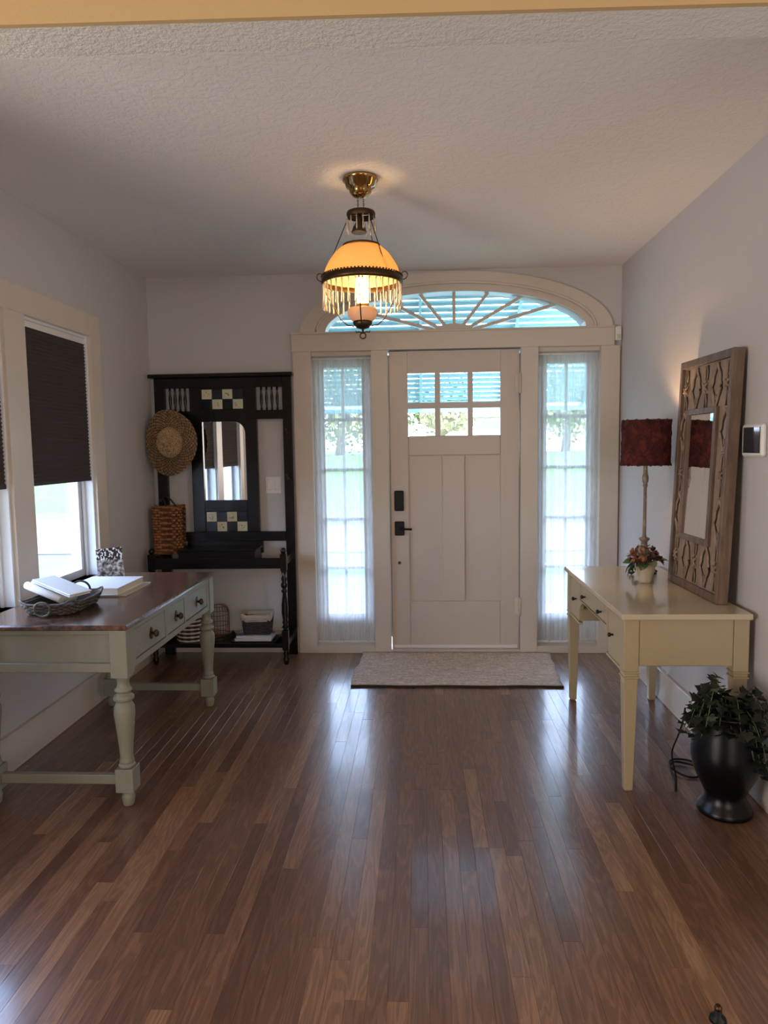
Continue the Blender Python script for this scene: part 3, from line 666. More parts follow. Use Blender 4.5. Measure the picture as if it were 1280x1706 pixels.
def weave(cx, cy, z0, z1, hx, hy, rows, seg, p=4.0, amp=.003, flare=0.0, wd=None, rag=0):
    """rows of weavers in and out around stakes; superellipse plan"""
    a_, b_ = [], []; h = (z1-z0)/rows; wd = wd or h*.62; R = random.Random(rows*seg); out = [MB(), MB()]
    for j in range(rows):
        z = z0+h*(j+.5); f = 1+flare*(j/rows); pts = []
        for k in range(seg):
            a = 2*math.pi*k/seg; c, s = math.cos(a), math.sin(a)
            q = amp*(1 if (k//2+j) % 2 else -1)
            rx = abs(c)**(2/p)*(1 if c > 0 else -1); ry = abs(s)**(2/p)*(1 if s > 0 else -1)
            pts.append((cx+rx*(hx*f+q), cy+ry*(hy*f+q), z+R.uniform(-rag, rag)))
        out[j % 2].tube(pts, wd, 5, True, mfun=lambda i, j=j: (i//2+j) % 2)
    return out
def shell(cx, cy, z0, z1, hx, hy, p=4.0, flare=0.0, t_=.004, seg=40):
    m = MB(); P = []
    for hx_, hy_, z in ((hx, hy, z0), (hx*(1+flare), hy*(1+flare), z1), (hx*(1+flare)-t_, hy*(1+flare)-t_, z1), (hx-t_, hy-t_, z0+t_)):
        for k in range(seg):
            a = 2*math.pi*k/seg; c, s = math.cos(a), math.sin(a)
            P.append((cx+abs(c)**(2/p)*(1 if c > 0 else -1)*hx_, cy+abs(s)**(2/p)*(1 if s > 0 else -1)*hy_, z))
    fs = [(i*seg+k, i*seg+(k+1) % seg, (i+1)*seg+(k+1) % seg, (i+1)*seg+k) for i in range(3) for k in range(seg)]+[tuple(range(seg)), tuple(range(3*seg, 4*seg))]
    return m.add(P, fs)
# hanging wicker wall basket
t = thing('wall_basket', 'orange brown wicker pocket basket hanging from the left post of the hall tree', 'basket', (-1.56, -.15, .755))
A, Bm = weave(-1.562, -.148, .762, 1.085, .092, .060, 17, 44, 5, .0065, .06, .0098)
for m in (A, Bm): m.build('weave_band', ['wicker2', 'wicker'], t)['kind'] = 'stuff'
shell(-1.562, -.148, .760, 1.085, .090, .058, 5, .05).build('lining', 'wicker', t)
rim = []
for k in range(48):
    a = 2*math.pi*k/48; c, s = math.cos(a), math.sin(a); rim.append((-1.562+abs(c)**.4*(1 if c > 0 else -1)*.101, -.148+abs(s)**.4*(1 if s > 0 else -1)*.068, 1.092+.006*math.sin(2*a)))
MB().tube(rim, .008, 6, True).build('rim', 'wicker', t)
MB().tube([(-1.60, -.085, 1.09), (-1.625, -.085, 1.15), (-1.60, -.085, 1.165), (-1.56, -.10, 1.135), (-1.52, -.13, 1.10)], .006, 6).build('hanging_loop', 'dwicker', t)

# ------------------------------------------------------------ things on the hall tree's bottom shelf
t = thing('striped_basket', 'round cream and maroon striped basket on hall tree bottom shelf', 'basket', (-1.415, -.19, .148))
A, Bm = weave(-1.415, -.19, .150, .345, .095, .095, 14, 48, 2, .002, .10, .0085)
A.mi = {}; Bm.mi = {}; A.build('cream_stripe', 'whitecord', t); Bm.build('maroon_stripe', 'redcord', t)
shell(-1.415, -.19, .149, .340, .088, .088, 2, .10).build('inner_wall', 'redcord', t)
t = thing('wire_basket', 'tall copper wire basket on hall tree shelf beside the striped basket', 'basket', (-1.222, -.185, .148)); cx, cy_ = -1.222, -.185
for k in range(22):
    a = 2*math.pi*k/22; c, s = math.cos(a), math.sin(a)
    MB().tube([(cx+r*c, cy_+r*s, z) for r, z in ((.045, .151), (.068, .158), (.073, .20), (.074, .28), (.074, .34), (.066, .372), (.052, .388))], .0019, 5).build('wire', 'copper', t)
for r, z in ((.045, .151), (.072, .19), (.0745, .26), (.0745, .33), (.052, .388)):
    MB().tube([(cx+r*math.cos(q), cy_+r*math.sin(q), z) for q in [j*math.pi/16 for j in range(32)]], .0024, 5, True).build('ring', 'copper', t)
MB().tube([(cx+.074*math.cos(q)*1.0, cy_-.074*math.sin(q)*.0, .33+.068*math.sin(q)) for q in [j*math.pi/14 for j in range(15)]], .0028, 6).build('bail_handle', 'copper', t)
t = thing('iron_tray', 'black tray with flared ends under the magazines on hall tree shelf', 'tray', (-.955, -.19, .148))
MB().box(-1.115, -.800, -.275, -.10, .149, .155).build('tray_base', 'black', t)
for sx, x in ((-1, -1.115), (1, -.80)):
    MB().add([(x, -.275, .149), (x+sx*.030, -.275, .185), (x+sx*.030, -.10, .185), (x, -.10, .149), (x, -.275, .155), (x+sx*.026, -.275, .190), (x+sx*.026, -.10, .190), (x, -.10, .155)],
             [(0, 1, 2, 3), (7, 6, 5, 4), (0, 4, 5, 1), (1, 5, 6, 2), (2, 6, 7, 3)]).build('flared_end', 'black', t)
def book(name, label, cat, x0, x1, y0, y1, z0, z1, cov, rot=0, group=None, pages='pages'):
    c = Vector(((x0+x1)/2, (y0+y1)/2, z0)); t = thing(name, label, cat, c, group)
    th = max(.0015, (z1-z0)*.08)
    box('page_block', pages, t, x0+.004, x1-.003, y0+.003, y1-.003, z0+th, z1-th, 0)
    box('cover', cov, t, x0, x1, y0, y1, z1-th, z1, .0005); box('back_cover', cov, t, x0, x1, y0, y1, z0, z0+th, .0005)
    t.rotation_euler = (0, 0, rot); return t
book('magazine', 'thick white magazine lying in the black tray, bottom of the pile', 'magazine', -1.09, -.83, -.273, -.105, .156, .171, 'paper', 0, 'magazines in the black tray')
book('magazine', 'blue and white magazine on top of the pile in the black tray', 'magazine', -1.08, -.82, -.268, -.112, .172, .192, 'mag', math.radians(-3), 'magazines in the black tray')
t = thing('lined_basket', 'small black box basket with folded cream cloth liner on magazines', 'basket', (-.94, -.19, .193))
A, Bm = weave(-.94, -.19, .195, .312, .088, .052, 11, 44, 8, .002, .14)
for m in (A, Bm): m.build('weave_band', ['dwicker', 'dwicker'], t)['kind'] = 'stuff'
shell(-.94, -.19, .194, .312, .084, .048, 8, .14).build('inner_wall', 'dwicker', t)
lp = []; m = MB(); vs = []; n = 60
for j, (f, z) in enumerate(((1.20, .288), (1.245, .300), (1.25, .322), (1.20, .338), (1.10, .335), (1.06, .31))):
    for k in range(n):
        a = 2*math.pi*k/n; c, s = math.cos(a), math.sin(a); wv = .006*math.sin(5*a+j*.3)+.004*math.sin(11*a)
        vs.append((-.94+abs(c)**.3*(1 if c > 0 else -1)*.088*f, -.19+abs(s)**.3*(1 if s > 0 else -1)*.052*f*1.02, z+wv*(.8 if j < 4 else .2)+.014*(abs(c)**6)))
m.add(vs, [(i*n+k, i*n+(k+1) % n, (i+1)*n+(k+1) % n, (i+1)*n+k) for i in range(5) for k in range(n)], True).build('cloth_liner', 'linen', t)

# ------------------------------------------------------------ left desk
LT = thing('writing_desk', 'grey green painted desk with worn brown top and turned legs under windows', 'desk', (-1.31, -1.68, 0)); t = LT
lx0, lx1, ly0, ly1, ZT = -1.648, -.975, -2.315, -1.05, .782; DP = 'deskpaint'
box('desk_top', 'desktop', t, lx0, lx1, ly0, ly1, .760, ZT, .006)
legs = [(-1.022, -2.262), (-1.022, -1.103), (-1.600, -2.262), (-1.600, -1.103)]
lprof = [(.018, 0), (.023, .006), (.025, .020), (.028, .035), (.025, .048), (.020, .055), (.026, .066)]
uprof = [(.030, .168), (.034, .174), (.034, .181), (.026, .186), (.031, .192), (.028, .202), (.026, .215), (.028, .25), (.034, .31), (.040, .37), (.043, .40), (.042, .425), (.034, .443), (.027, .450),
         (.040, .457), (.0425, .466), (.040, .476), (.029, .482), (.029, .490), (.036, .496), (.036, .503), (.027, .512), (.024, .528), (.026, .545), (.034, .556)]
for x, y in legs:
    m = MB().box(x-.036, x+.036, y-.036, y+.036, .556, .760).box(x-.038, x+.038, y-.038, y+.038, .068, .168); m.lathe(lprof, (x, y, 0), 20).lathe(uprof, (x, y, 0), 24)
    m.build('leg', DP, t, .002)
for y in (-2.262, -1.103):
    box('stretcher', DP, t, -1.562, -1.060, y-.016, y+.016, .095, .135, .003)
box('back_apron', DP, t, -1.625, -1.600, -2.226, -1.139, .585, .760)
for y, d in ((-2.262, -1), (-1.103, 1)):
    e = box('end_apron', DP, t, -1.564, -1.058, y-.012, y+.018 if d < 0 else y+.012, .580, .760, 0)
    yo = y-.030 if d < 0 else y+.012
    box('panel_frame', DP, e, -1.564, -1.058, yo, yo+.018, .738, .760, .002); box('panel_frame', DP, e, -1.564, -1.058, yo, yo+.018, .580, .618, .002)
ap = MB(); ap.box(-1.020, -.992, -2.226, -1.139, .738, .760).box(-1.020, -.992, -2.226, -1.139, .578, .606)
DW = [(-2.190, -1.832), (-1.806, -1.560), (-1.536, -1.170)]
for a, b in ((-2.226, -2.190), (-1.832, -1.806), (-1.560, -1.536), (-1.170, -1.139)): ap.box(-1.020, -.992, a, b, .606, .738)
ap.build('front_apron', DP, t, .001)
for a, b in DW:
    d = box('drawer', DP, t, -1.25, -.994, a+.003, b-.003, .609, .735, .003); c = (a+b)/2
    bp = MB().prism([(c-.020, .668), (c-.012, .690), (c, .700), (c+.012, .690), (c+.020, .668), (c+.012, .650), (c, .645), (c-.012, .650)], -.994, -.990, 'x').build('pull_plate', 'brassd', d)
    m = MB().lathe([(.007, .0), (.006, .008), (.016, .016), (.018, .022), (.012, .030), (.003, .033)], (-.990, c, .672), 14, axis='x'); m.build('knob', 'bronze', d)

# wicker tray with towels
t = thing('wicker_tray', 'dark wicker tray basket with ring handles at near end of the grey desk', 'basket', (-1.40, -1.99, ZT)); cx, cy_ = -1.395, -2.00
A, Bm = weave(cx, cy_, ZT+.006, ZT+.052, .105, .145, 6, 64, 5, .003, .18, .0048)
for m in (A, Bm): m.build('weave_band', ['dwicker', 'dw2' if t.name == 'wicker_tray' else 'dwicker'], t)['kind'] = 'stuff'
shell(cx, cy_, ZT+.002, ZT+.050, .100, .140, 5, .18).build('lining', 'dwicker', t)
rim = []
for k in range(56):
    a = 2*math.pi*k/56; c, s = math.cos(a), math.sin(a)
    rim.append((cx+abs(c)**.4*(1 if c > 0 else -1)*.130, cy_+abs(s)**.4*(1 if s > 0 else -1)*.172, ZT+.054+.016*(abs(c*s)*2)**3))
MB().tube(rim, .0045, 6, True).build('rim', 'dw2', t)
MB().tube([(cx+.035*math.cos(q), cy_-.180-.004*math.sin(q), ZT+.037+.030*math.sin(q)) for q in [j*math.pi/12 for j in range(24)]], .0055, 6, True).build('ring_handle', 'dw2', t)
MB().tube([(cx+.045*math.cos(q), cy_+.170, ZT+.055+.040*math.sin(q)) for q in [j*math.pi/12 for j in range(13)]], .005, 6).build('ring_handle', 'dwicker', t)
def slab(name, mat, parent, c, sx, sy, sz, rot, bevel=.003, seg=2):
    m = MB().box(-sx/2, sx/2, -sy/2, sy/2, -sz/2, sz/2).xf(Matrix.Translation(c) @ rot); return m.build(name, mat, parent, bevel, seg=seg)
ROT = Matrix.Rotation(math.radians(-24), 4, 'Z') @ Matrix.Rotation(math.radians(12), 4, 'Y')
t = thing('folded_towel', 'rolled white towel resting in wicker tray under the white folder', 'towel', (-1.44, -1.99, ZT+.045))
m = MB(); 
for k in range(3):
    m.tube([(-.145, -.034+.034*k, 0), (-.10, -.034+.034*k, .001), (.09, -.034+.034*k, 0)], [.017, .019, .017], 12)
m.xf(Matrix.Translation((-1.435, -1.995, ZT+.072)) @ ROT).build('towel_roll', 'towel', t)
t = thing('white_folder', 'white folded paper leaning on top of the wicker tray', 'paper', (-1.43, -1.99, ZT+.09))
slab('sheet', 'paper', t, Vector((-1.405, -1.985, ZT+.104)), .250, .120, .007, ROT); slab('inner_sheet', 'towel', t, Vector((-1.41, -1.987, ZT+.0968)), .255, .114, .005, ROT)
# books
b = book('book', 'large flat book with pale cover behind the wicker tray on grey desk', 'book', -1.53, -1.255, -1.745, -1.42, ZT+.008, ZT+.042, 'paper', 0, 'flat books on the grey desk')
b = book('book', 'thin bottom book under the large pale book on grey desk', 'book', -1.55, -1.222, -1.725, -1.40, ZT, ZT+.0075, 'pages', 0, 'flat books on the grey desk')
t = thing('display_book', 'upright black and white booklet standing behind the flat books on grey desk', 'book', (-1.46, -1.345, ZT))
R2 = Matrix.Rotation(math.radians(14), 4, 'Z') @ Matrix.Rotation(math.radians(-12), 4, 'X') @ Matrix.Rotation(math.radians(-5), 4, 'Y')
slab('cover', 'cover', t, Vector((-1.465, -1.345, ZT+.094)), .135, .004, .180, R2, 0); slab('page_block', 'pages', t, Vector((-1.465, -1.3405, ZT+.093)), .132, .005, .176, R2, 0)
slab('support_leg', 'black', t, Vector((-1.455, -1.30, ZT+.060)), .03, .003, .125, Matrix.Rotation(math.radians(24), 4, 'X'), 0)

# ------------------------------------------------------------ right desk
RT = thing('cream_desk', 'cream painted desk with four dark knobs and tapered legs against right wall', 'desk', (1.32, -1.53, 0)); t = RT
rx0, rx1, ry0, ry1 = 1.052, 1.585, -2.135, -.925; CR = 'cream'
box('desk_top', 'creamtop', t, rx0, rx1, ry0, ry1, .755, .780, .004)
rl = [(1.098, -2.085), (1.098, -.975), (1.548, -2.085), (1.548, -.975)]
for x, y in rl:
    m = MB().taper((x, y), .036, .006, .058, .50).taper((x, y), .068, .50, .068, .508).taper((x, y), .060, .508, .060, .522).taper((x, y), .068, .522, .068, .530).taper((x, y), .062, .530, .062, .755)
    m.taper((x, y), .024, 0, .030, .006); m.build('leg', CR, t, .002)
for y, d in ((-2.085, -1), (-.975, 1)): 
    o = y+d*.028
    box('end_panel', CR, t, 1.131, 1.515, min(o, o-d*.012), max(o, o-d*.012), .555, .755, .002)
box('back_panel', CR, t, 1.560, 1.572, -2.052, -1.008, .555, .755)
FX = 1.070
ap = MB().box(FX, FX+.02, -2.052, -1.008, .742, .755)
for a, b in ((-2.052, -2.040), (-1.838, -1.812), (-1.262, -1.238), (-1.022, -1.008)): ap.box(FX, FX+.02, a, b, .53 if a < -1.9 or a > -1.1 else .60, .742)
for a, b in ((-2.052, -1.812), (-1.262, -1.008)): ap.box(FX, FX+.02, a, b, .518, .530)
ap.prism([(-1.812, .655), (-1.262, .655), (-1.262, .60), (-1.275, .625), (-1.31, .645), (-1.36, .650), (-1.715, .650), (-1.765, .645), (-1.80, .625), (-1.812, .60)], FX, FX+.02, 'x')
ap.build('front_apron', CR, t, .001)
for a, b, z0, ks in ((-2.040, -1.838, .530, (-1.925,)), (-1.812, -1.262, .656, (-1.712, -1.379)), (-1.238, -1.022, .530, (-1.166,))):
    d = box('drawer', CR, t, FX+.002, FX+.30, a+.002, b-.002, z0+.002, .740, .002)
    for y in ks:
        z = .640 if len(ks) == 1 else .694
        MB().lathe([(.0045, .0), (.0045, -.010), (.010, -.014), (.011, -.020), (.007, -.025), (.002, -.026)], (FX+.002, y, z), 12, axis='x').build('knob', 'knob', d)

# table lamp
LX, LY, LZ = 1.410, -1.245, .780
t = thing('table_lamp', 'slender table lamp with dark red fabric drum shade on the cream desk', 'lamp', (LX, LY, LZ))
MB().lathe([(.030, LZ+.045), (.040, LZ+.060), (.045, LZ+.075), (.028, LZ+.095), (.034, LZ+.115), (.040, LZ+.125), (.030, LZ+.140), (.018, LZ+.155), (.016, LZ+.185), (.028, LZ+.198), (.026, LZ+.205), (.012, LZ+.210),
            (.009, LZ+.23), (.0085, LZ+.40), (.008, LZ+.475), (.013, LZ+.485), (.010, LZ+.495), (.015, LZ+.505), (.017, LZ+.53), (.012, LZ+.545), (.010, LZ+.60), (.012, LZ+.64)], (LX, LY, 0), 20).build('pole', 'lamppole', t)
MB().lathe([(.030, LZ+.046), (.046, LZ+.044), (.050, LZ+.036), (.040, LZ+.028), (.012, LZ+.024)], (LX, LY, 0), 24).build('base', 'bronze', t)
for a in (math.radians(20), math.radians(140), math.radians(260)):
    MB().tube([(LX+r*math.cos(a), LY+r*math.sin(a), LZ+z) for r, z in ((.030, .040), (.045, .048), (.060, .042), (.064, .026), (.056, .014), (.066, .008), (.078, .010), (.082, .020), (.074, .026))], [.010, .010, .009, .009, .009, .008, .008, .007, .005], 8).build('scroll_foot', 'bronze', t)
seg = 72; vs = []; rnd = random.Random(4)
def rag(k, j): return .0035*math.sin(k*2.3+j)+.003*math.sin(k*5.1+j*1.7)
SZ0, SZ1 = 1.372, 1.610; rows = [(SZ0, .123), (SZ0+.004, .126)]+[(SZ0+(SZ1-SZ0)*j/10, .1225) for j in range(1, 10)]+[(SZ1-.004, .123), (SZ1, .120)]
for j, (z, r) in enumerate(rows+[(SZ1, .116), (SZ0, .116)]):
    for k in range(seg):
        a = 2*math.pi*k/seg; e = rag(k, j) if j < len(rows) else 0; vs.append((LX+(r+e)*math.cos(a), LY+(r+e)*math.sin(a), z+(rag(k, 3)*.8 if j in (0, 1, len(rows)-1, len(rows)-2) else 0)))
n = len(rows)+2; MB().add(vs, [(i*seg+k, i*seg+(k+1) % seg, ((i+1) % n)*seg+(k+1) % seg, ((i+1) % n)*seg+k) for i in range(n) for k in range(seg)], True).build('lamp_shade', 'redshade', t)
MB().ball((LX, LY, LZ+.69), .028, 14, (1, 1, 1.2)).build('bulb', 'paper', t)
light('lamp_glow', 'POINT', (0, 0, .735), 5.5, (1.0, .60, .28), size=.03, parent=t)

# flower pot
t = thing('flower_pot', 'cream pot of rust silk flowers in front of the lamp', 'potted flowers', (1.362, -1.425, .780)); fx, fy = 1.362, -1.425
MB().lathe([(.030, .780), (.034, .783), (.036, .795), (.050, .868), (.053, .872), (.053, .884), (.049, .886), (.047, .874), (.044, .868)], (fx, fy, 0), 28).build('pot', 'pot', t)
R3 = random.Random(9)
def leafmesh(name, L, w, mat, bend=.25, lobes=0):
    m = MB()
    if lobes:
        pts = [(0, 0), (.30*w, -.10*L), (.62*w, .02*L), (.55*w, .28*L), (.95*w, .42*L), (.50*w, .62*L), (.22*w, .78*L), (0, L)]
    else: pts = [(0, 0), (.35*w, .15*L), (.5*w, .4*L), (.38*w, .7*L), (0, L)]
    n = len(pts); vs = []; fs = []
    for (x, y) in pts: vs.append((0, y, -bend*(y/L)**2*L*.5))
    for (x, y) in pts[1:-1]: vs.append((x, y, .18*x-bend*(max(y, 0)/L)**2*L*.5))
    for (x, y) in pts[1:-1]: vs.append((-x, y, .18*x-bend*(max(y, 0)/L)**2*L*.5))
    q = n-2
    for sgn, off in ((1, n), (-1, n+q)):
        fs.append((0, off, 1) if sgn > 0 else (0, 1, off))
        for i in range(q-1): fs.append((i+1, off+i, off+i+1, i+2) if sgn > 0 else (i+1, i+2, off+i+1, off+i))
        fs.append((q, off+q-1, q+1) if sgn > 0 else (q, q+1, off+q-1))
    k = len(vs); allv = vs+[(x, y, z-.0006) for x, y, z in vs]; fs2 = fs+[tuple(reversed([a+k for a in f])) for f in fs]
    me = bpy.data.meshes.new(name); me.from_pydata(allv, [], fs2); me.materials.append(MT[mat]); me.update()
    for p in me.polygons: p.use_smooth = True
    return me
def place(me, name, parent, p, d, roll=0, s=1):
    o = bpy.data.objects.new(name, me); C.objects.link(o); o.parent = parent; q = Vector(d).normalized().to_track_quat('Y', 'Z')
    o.rotation_mode = 'QUATERNION'; from mathutils import Quaternion
    o.rotation_quaternion = q @ Quaternion((0, 1, 0), roll); o.location = Vector(p)-parent.location; o.scale = (s, s, s); return o
pet = leafmesh('petal', .038, .017, 'petal'); dpet = leafmesh('petal', .034, .019, 'dpetal'); glf = leafmesh('leaf', .075, .052, 'leafg')
heads = [(-.058, -.02, .045), (-.025, -.045, .060), (.018, -.040, .045), (.050, -.012, .050), (-.040, .018, .072), (.005, .012, .088), (.046, .025, .066), (-.066, .005, .058), (-.005, -.050, .030), (.066, -.02, .030), (-.045, -.04, .028)]
for i, (dx, dy, dz) in enumerate(heads):
    c = Vector((fx+dx, fy+dy, .868+dz)); ax = Vector((dx*1.3, dy*1.3, .04)).normalized()
    h = MB().ball(c, .008, 8).build('flower_head', 'dpetal' if i % 3 else 'petal', t)
    u = ax.orthogonal().normalized(); w = ax.cross(u)
    MB().tube([(fx+dx*.3, fy+dy*.3, .868), tuple((c+Vector((fx, fy, .87)))/2), tuple(c)], .0015, 5).build('stem', 'leafg', t)
    for k in range(9):
        a = 2*math.pi*k/9; d = (u*math.cos(a)+w*math.sin(a))+ax*R3.uniform(.1, .7)
        o = bpy.data.objects.new('petal', pet if (i in (0, 1, 4, 5, 7)) else dpet); C.objects.link(o); o.parent = h; q = d.normalized().to_track_quat('Y', 'Z'); o.rotation_mode = 'QUATERNION'; o.rotation_quaternion = q
for dx, dy, dz, d in ((-.045, -.02, 0, (-1, -.3, -.5)), (-.04, 0, .01, (-1, 0, -.1)), (-.05, .01, .0, (-.8, .3, -.9)), (.04, 0, .01, (1, .1, .1)), (.045, -.01, .02, (1, -.2, -.1)), (.0, -.05, .01, (.2, -1, -.1)), (-.02, -.04, .005, (-.5, -1, -.4)), (-.055, -.01, -.01, (-.9, -.1, -1.1)), (.03, .03, .03, (.6, .5, .2))):
    place(glf, 'leaf', t, (fx+dx, fy+dy, .885+dz), d, R3.uniform(-.5, .5))

# framed mirror leaning on the wall
t = thing('carved_mirror', 'tall mirror in wide carved wooden frame leaning on wall on cream desk', 'mirror', (1.53, -1.67, .780))
MW, MH, MD = .585, 1.105, .050
lean = math.atan2(.045, MH)
# local frame: u along -y (0..MW), v up (0..MH), d towards room (0 front .. -MD back)
def mloc(u, v, d): return Vector((1.492, -1.375, .782)) + Vector((0.018, -1, 0)).normalized()*u + Vector((math.sin(lean), 0, math.cos(lean)))*v + Vector((math.cos(lean), 0, -math.sin(lean)))*d
def mbox(name, mat, parent, u0, u1, v0, v1, d0, d1, bevel=.002):
    P = [(u0, v0, d0), (u1, v0, d0), (u1, v1, d0), (u0, v1, d0), (u0, v0, d1), (u1, v0, d1), (u1, v1, d1), (u0, v1, d1)]
    return MB().add([mloc(*p) for p in P], [(0, 3, 2, 1), (4, 5, 6, 7), (0, 1, 5, 4), (1, 2, 6, 5), (2, 3, 7, 6), (3, 0, 4, 7)]).build(name, mat, parent, bevel)
fw = .026; MT['ribshadow'] = M_plain('painted_rib_shadow', (.022, .013, .009), .7)
mbox('frame_side', 'framewood', t, 0, fw, 0, MH, 0, MD); mbox('frame_side', 'framewood', t, MW-fw, MW, 0, MH, 0, MD)
mbox('frame_rail', 'framewood', t, fw, MW-fw, 0, fw+.01, 0, MD); mbox('frame_rail', 'framewood', t, fw, MW-fw, MH-fw-.01, MH, 0, MD)
mbox('backing_board', 'carvebg', t, fw, MW-fw, fw, MH-fw, .016, .030, 0)
g0, g1, h0, h1 = .130, .420, .262, .838
for a, b, c, d in ((g0-.028, g0, h0-.028, h1+.028), (g1, g1+.028, h0-.028, h1+.028), (g0, g1, h0-.028, h0), (g0, g1, h1, h1+.028)): mbox('inner_frame', 'framewood', t, a, b, c, d, .001, .020)
mbox('mirror_glass', 'mirror', t, g0, g1, h0, h1, .010, .0155, 0)
# carved fretwork: vertical ogee ribs with buds
def rib(pts, r, par, nm='carving'):
    o = MB().tube([mloc(u, v, .013) for u, v in pts], r, 6).build(nm, 'carve', par)
    m = MB(); nrm = Vector((-math.cos(lean), 0, math.sin(lean))); P = [mloc(u, v, .0150) for u, v in pts]; vs = []   # flat dark strip under the rib, openwork shadow put in as colour
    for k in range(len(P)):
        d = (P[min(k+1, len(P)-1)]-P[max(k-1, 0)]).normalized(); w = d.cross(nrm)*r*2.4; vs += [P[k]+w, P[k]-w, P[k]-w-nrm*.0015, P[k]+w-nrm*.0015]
    m.add(vs, [(4*k+a, 4*k+(a+1) % 4, 4*k+4+(a+1) % 4, 4*k+4+a) for k in range(len(P)-1) for a in range(4)]).build('rib_shadow', 'ribshadow', o); return o
def ogee(u, v0, v1, w, par):
    for s in (-1, 1):
        pts = []
        for k in range(13):
            f = k/12; ww = w*(math.sin(math.pi*f)**1.5)*(1+.15*math.sin(6*math.pi*f)); pts.append((u+s*(.004+ww), v0+(v1-v0)*f))
        rib(pts, .0062, par)
def star(u, v, par):
    m = MB()
    for k in range(6):
        a = math.pi/6+k*math.pi/3; m.tube([mloc(u, v, .010), mloc(u+.016*math.cos(a), v+.022*math.sin(a), .006), mloc(u+.024*math.cos(a), v+.032*math.sin(a), .012)], [.005, .006, .003], 6)
    m.ball(mloc(u, v, .006), .008, 8); m.build('rosette', 'carve', par)
us = [.062, .178, .2925, .407, .523]
for i, u in enumerate(us):
    col = i in (0, 4)
    spans = [(.045, .245), (.865, 1.060)] if not col else [(.045, .245), (.255, .455), (.465, .655), (.665, .855), (.865, 1.060)]
    for j, (a, b) in enumerate(spans):
        ph = (i+(j if col else j*0)) % 2
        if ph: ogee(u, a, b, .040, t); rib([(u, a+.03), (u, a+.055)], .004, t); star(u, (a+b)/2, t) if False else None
        else:
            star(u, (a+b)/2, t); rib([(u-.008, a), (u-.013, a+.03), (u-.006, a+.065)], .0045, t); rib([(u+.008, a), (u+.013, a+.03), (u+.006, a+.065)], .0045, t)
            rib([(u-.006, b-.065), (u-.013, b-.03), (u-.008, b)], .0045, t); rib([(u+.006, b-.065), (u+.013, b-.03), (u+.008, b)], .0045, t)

# ------------------------------------------------------------ potted ivy
VX, VY = 1.434, -2.262
t = thing('potted_ivy', 'dark ivy trailing from a tall black glazed urn at near end of cream desk', 'potted plant', (VX, VY, 0))
MB().lathe([(.092, 0), (.106, .004), (.110, .014), (.106, .026), (.092, .045), (.082, .068), (.080, .085), (.094, .115), (.112, .150), (.128, .19), (.137, .23), (.138, .265), (.133, .30), (.126, .335), (.121, .365), (.120, .390), (.124, .404),
            (.132, .414), (.134, .420), (.130, .426), (.120, .420), (.112, .40), (.108, .385)], (VX, VY, 0), 44).xf(Matrix.Translation((VX, VY, 0)) @ Matrix.Diagonal((.965, .965, 1, 1)) @ Matrix.Translation((-VX, -VY, 0))).build('urn', 'vase', t)
MB().lathe([(.103, .385), (.06, .392), (.001, .395)], (VX, VY, 0), 24).build('soil', 'soil', t)
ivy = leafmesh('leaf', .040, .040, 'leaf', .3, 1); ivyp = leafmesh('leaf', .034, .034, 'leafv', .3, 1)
R4 = random.Random(21); nl = 0
for k in range(38):
    a = R4.uniform(0, 2*math.pi) if k > 14 else math.radians(150+k*14.5); reach = R4.uniform(.05, .17); hgt = R4.uniform(.02, .13); pts = []
    if k in (0, 1, 2): a = math.radians(200+12*k); reach = .15
    drop = R4.uniform(.0, .06) if math.cos(a) < .2 else R4.uniform(.0, .22)
    if math.cos(a) > 0 and k > 14: reach *= .8
    for j in range(9):
        f = j/8; r = .02+reach*f+.04*f; z = .395+hgt*math.sin(math.pi*min(1, f*1.05))*1.2-drop*f*f
        px, py = VX+r*math.cos(a), VY+r*math.sin(a)-.02*f
        px = min(px, XR-.035); py = min(py, -2.175) if px > 1.03 and z > .3 else py
        if z < .42 and r > .1: r2 = max(r, .15)
        pts.append(Vector((px, py, z+.01)))
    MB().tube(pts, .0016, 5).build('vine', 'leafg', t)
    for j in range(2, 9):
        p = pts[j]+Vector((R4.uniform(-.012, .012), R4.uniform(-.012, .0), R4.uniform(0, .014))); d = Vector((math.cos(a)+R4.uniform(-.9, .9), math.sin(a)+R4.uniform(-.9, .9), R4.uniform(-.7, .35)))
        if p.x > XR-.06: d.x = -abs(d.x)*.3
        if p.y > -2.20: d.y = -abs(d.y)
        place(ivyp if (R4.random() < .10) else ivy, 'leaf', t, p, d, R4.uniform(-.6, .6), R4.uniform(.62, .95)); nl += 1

# cords
def smooth(pts, n=6):
    P = [Vector(p) for p in pts]; out = []
    for i in range(len(P)-1):
        p0, p1, p2, p3 = P[max(i-1, 0)], P[i], P[i+1], P[min(i+2, len(P)-1)]
        for k in range(n):
            t_ = k/n; out.append(.5*((2*p1)+(p2-p0)*t_+(2*p0-5*p1+4*p2-p3)*t_**2+(3*p1-p0-3*p2+p3)*t_**3))
    return out+[P[-1]]
o = MB().tube(smooth([(1.300, -2.18, .40), (1.296, -2.17, .34), (1.285, -2.15, .27), (1.27, -2.13, .20), (1.275, -2.12, .15), (1.29, -2.12, .08), (1.30, -2.10, .008)]), .0035, 8).tube(
    smooth([(1.30, -2.10, .005), (1.33, -1.98, .005), (1.345, -1.90, .006), (1.365, -1.82, .006), (1.40, -1.79, .007), (1.46, -1.80, .006), (1.50, -1.86, .006), (1.48, -1.94, .009), (1.42, -1.975, .006), (1.37, -1.95, .010), (1.35, -1.88, .012), (1.39, -1.83, .012), (1.45, -1.85, .008), (1.53, -1.90, .006), (1.575, -1.90, .02)]), .0045, 8).build('power_cord', 'black', None)
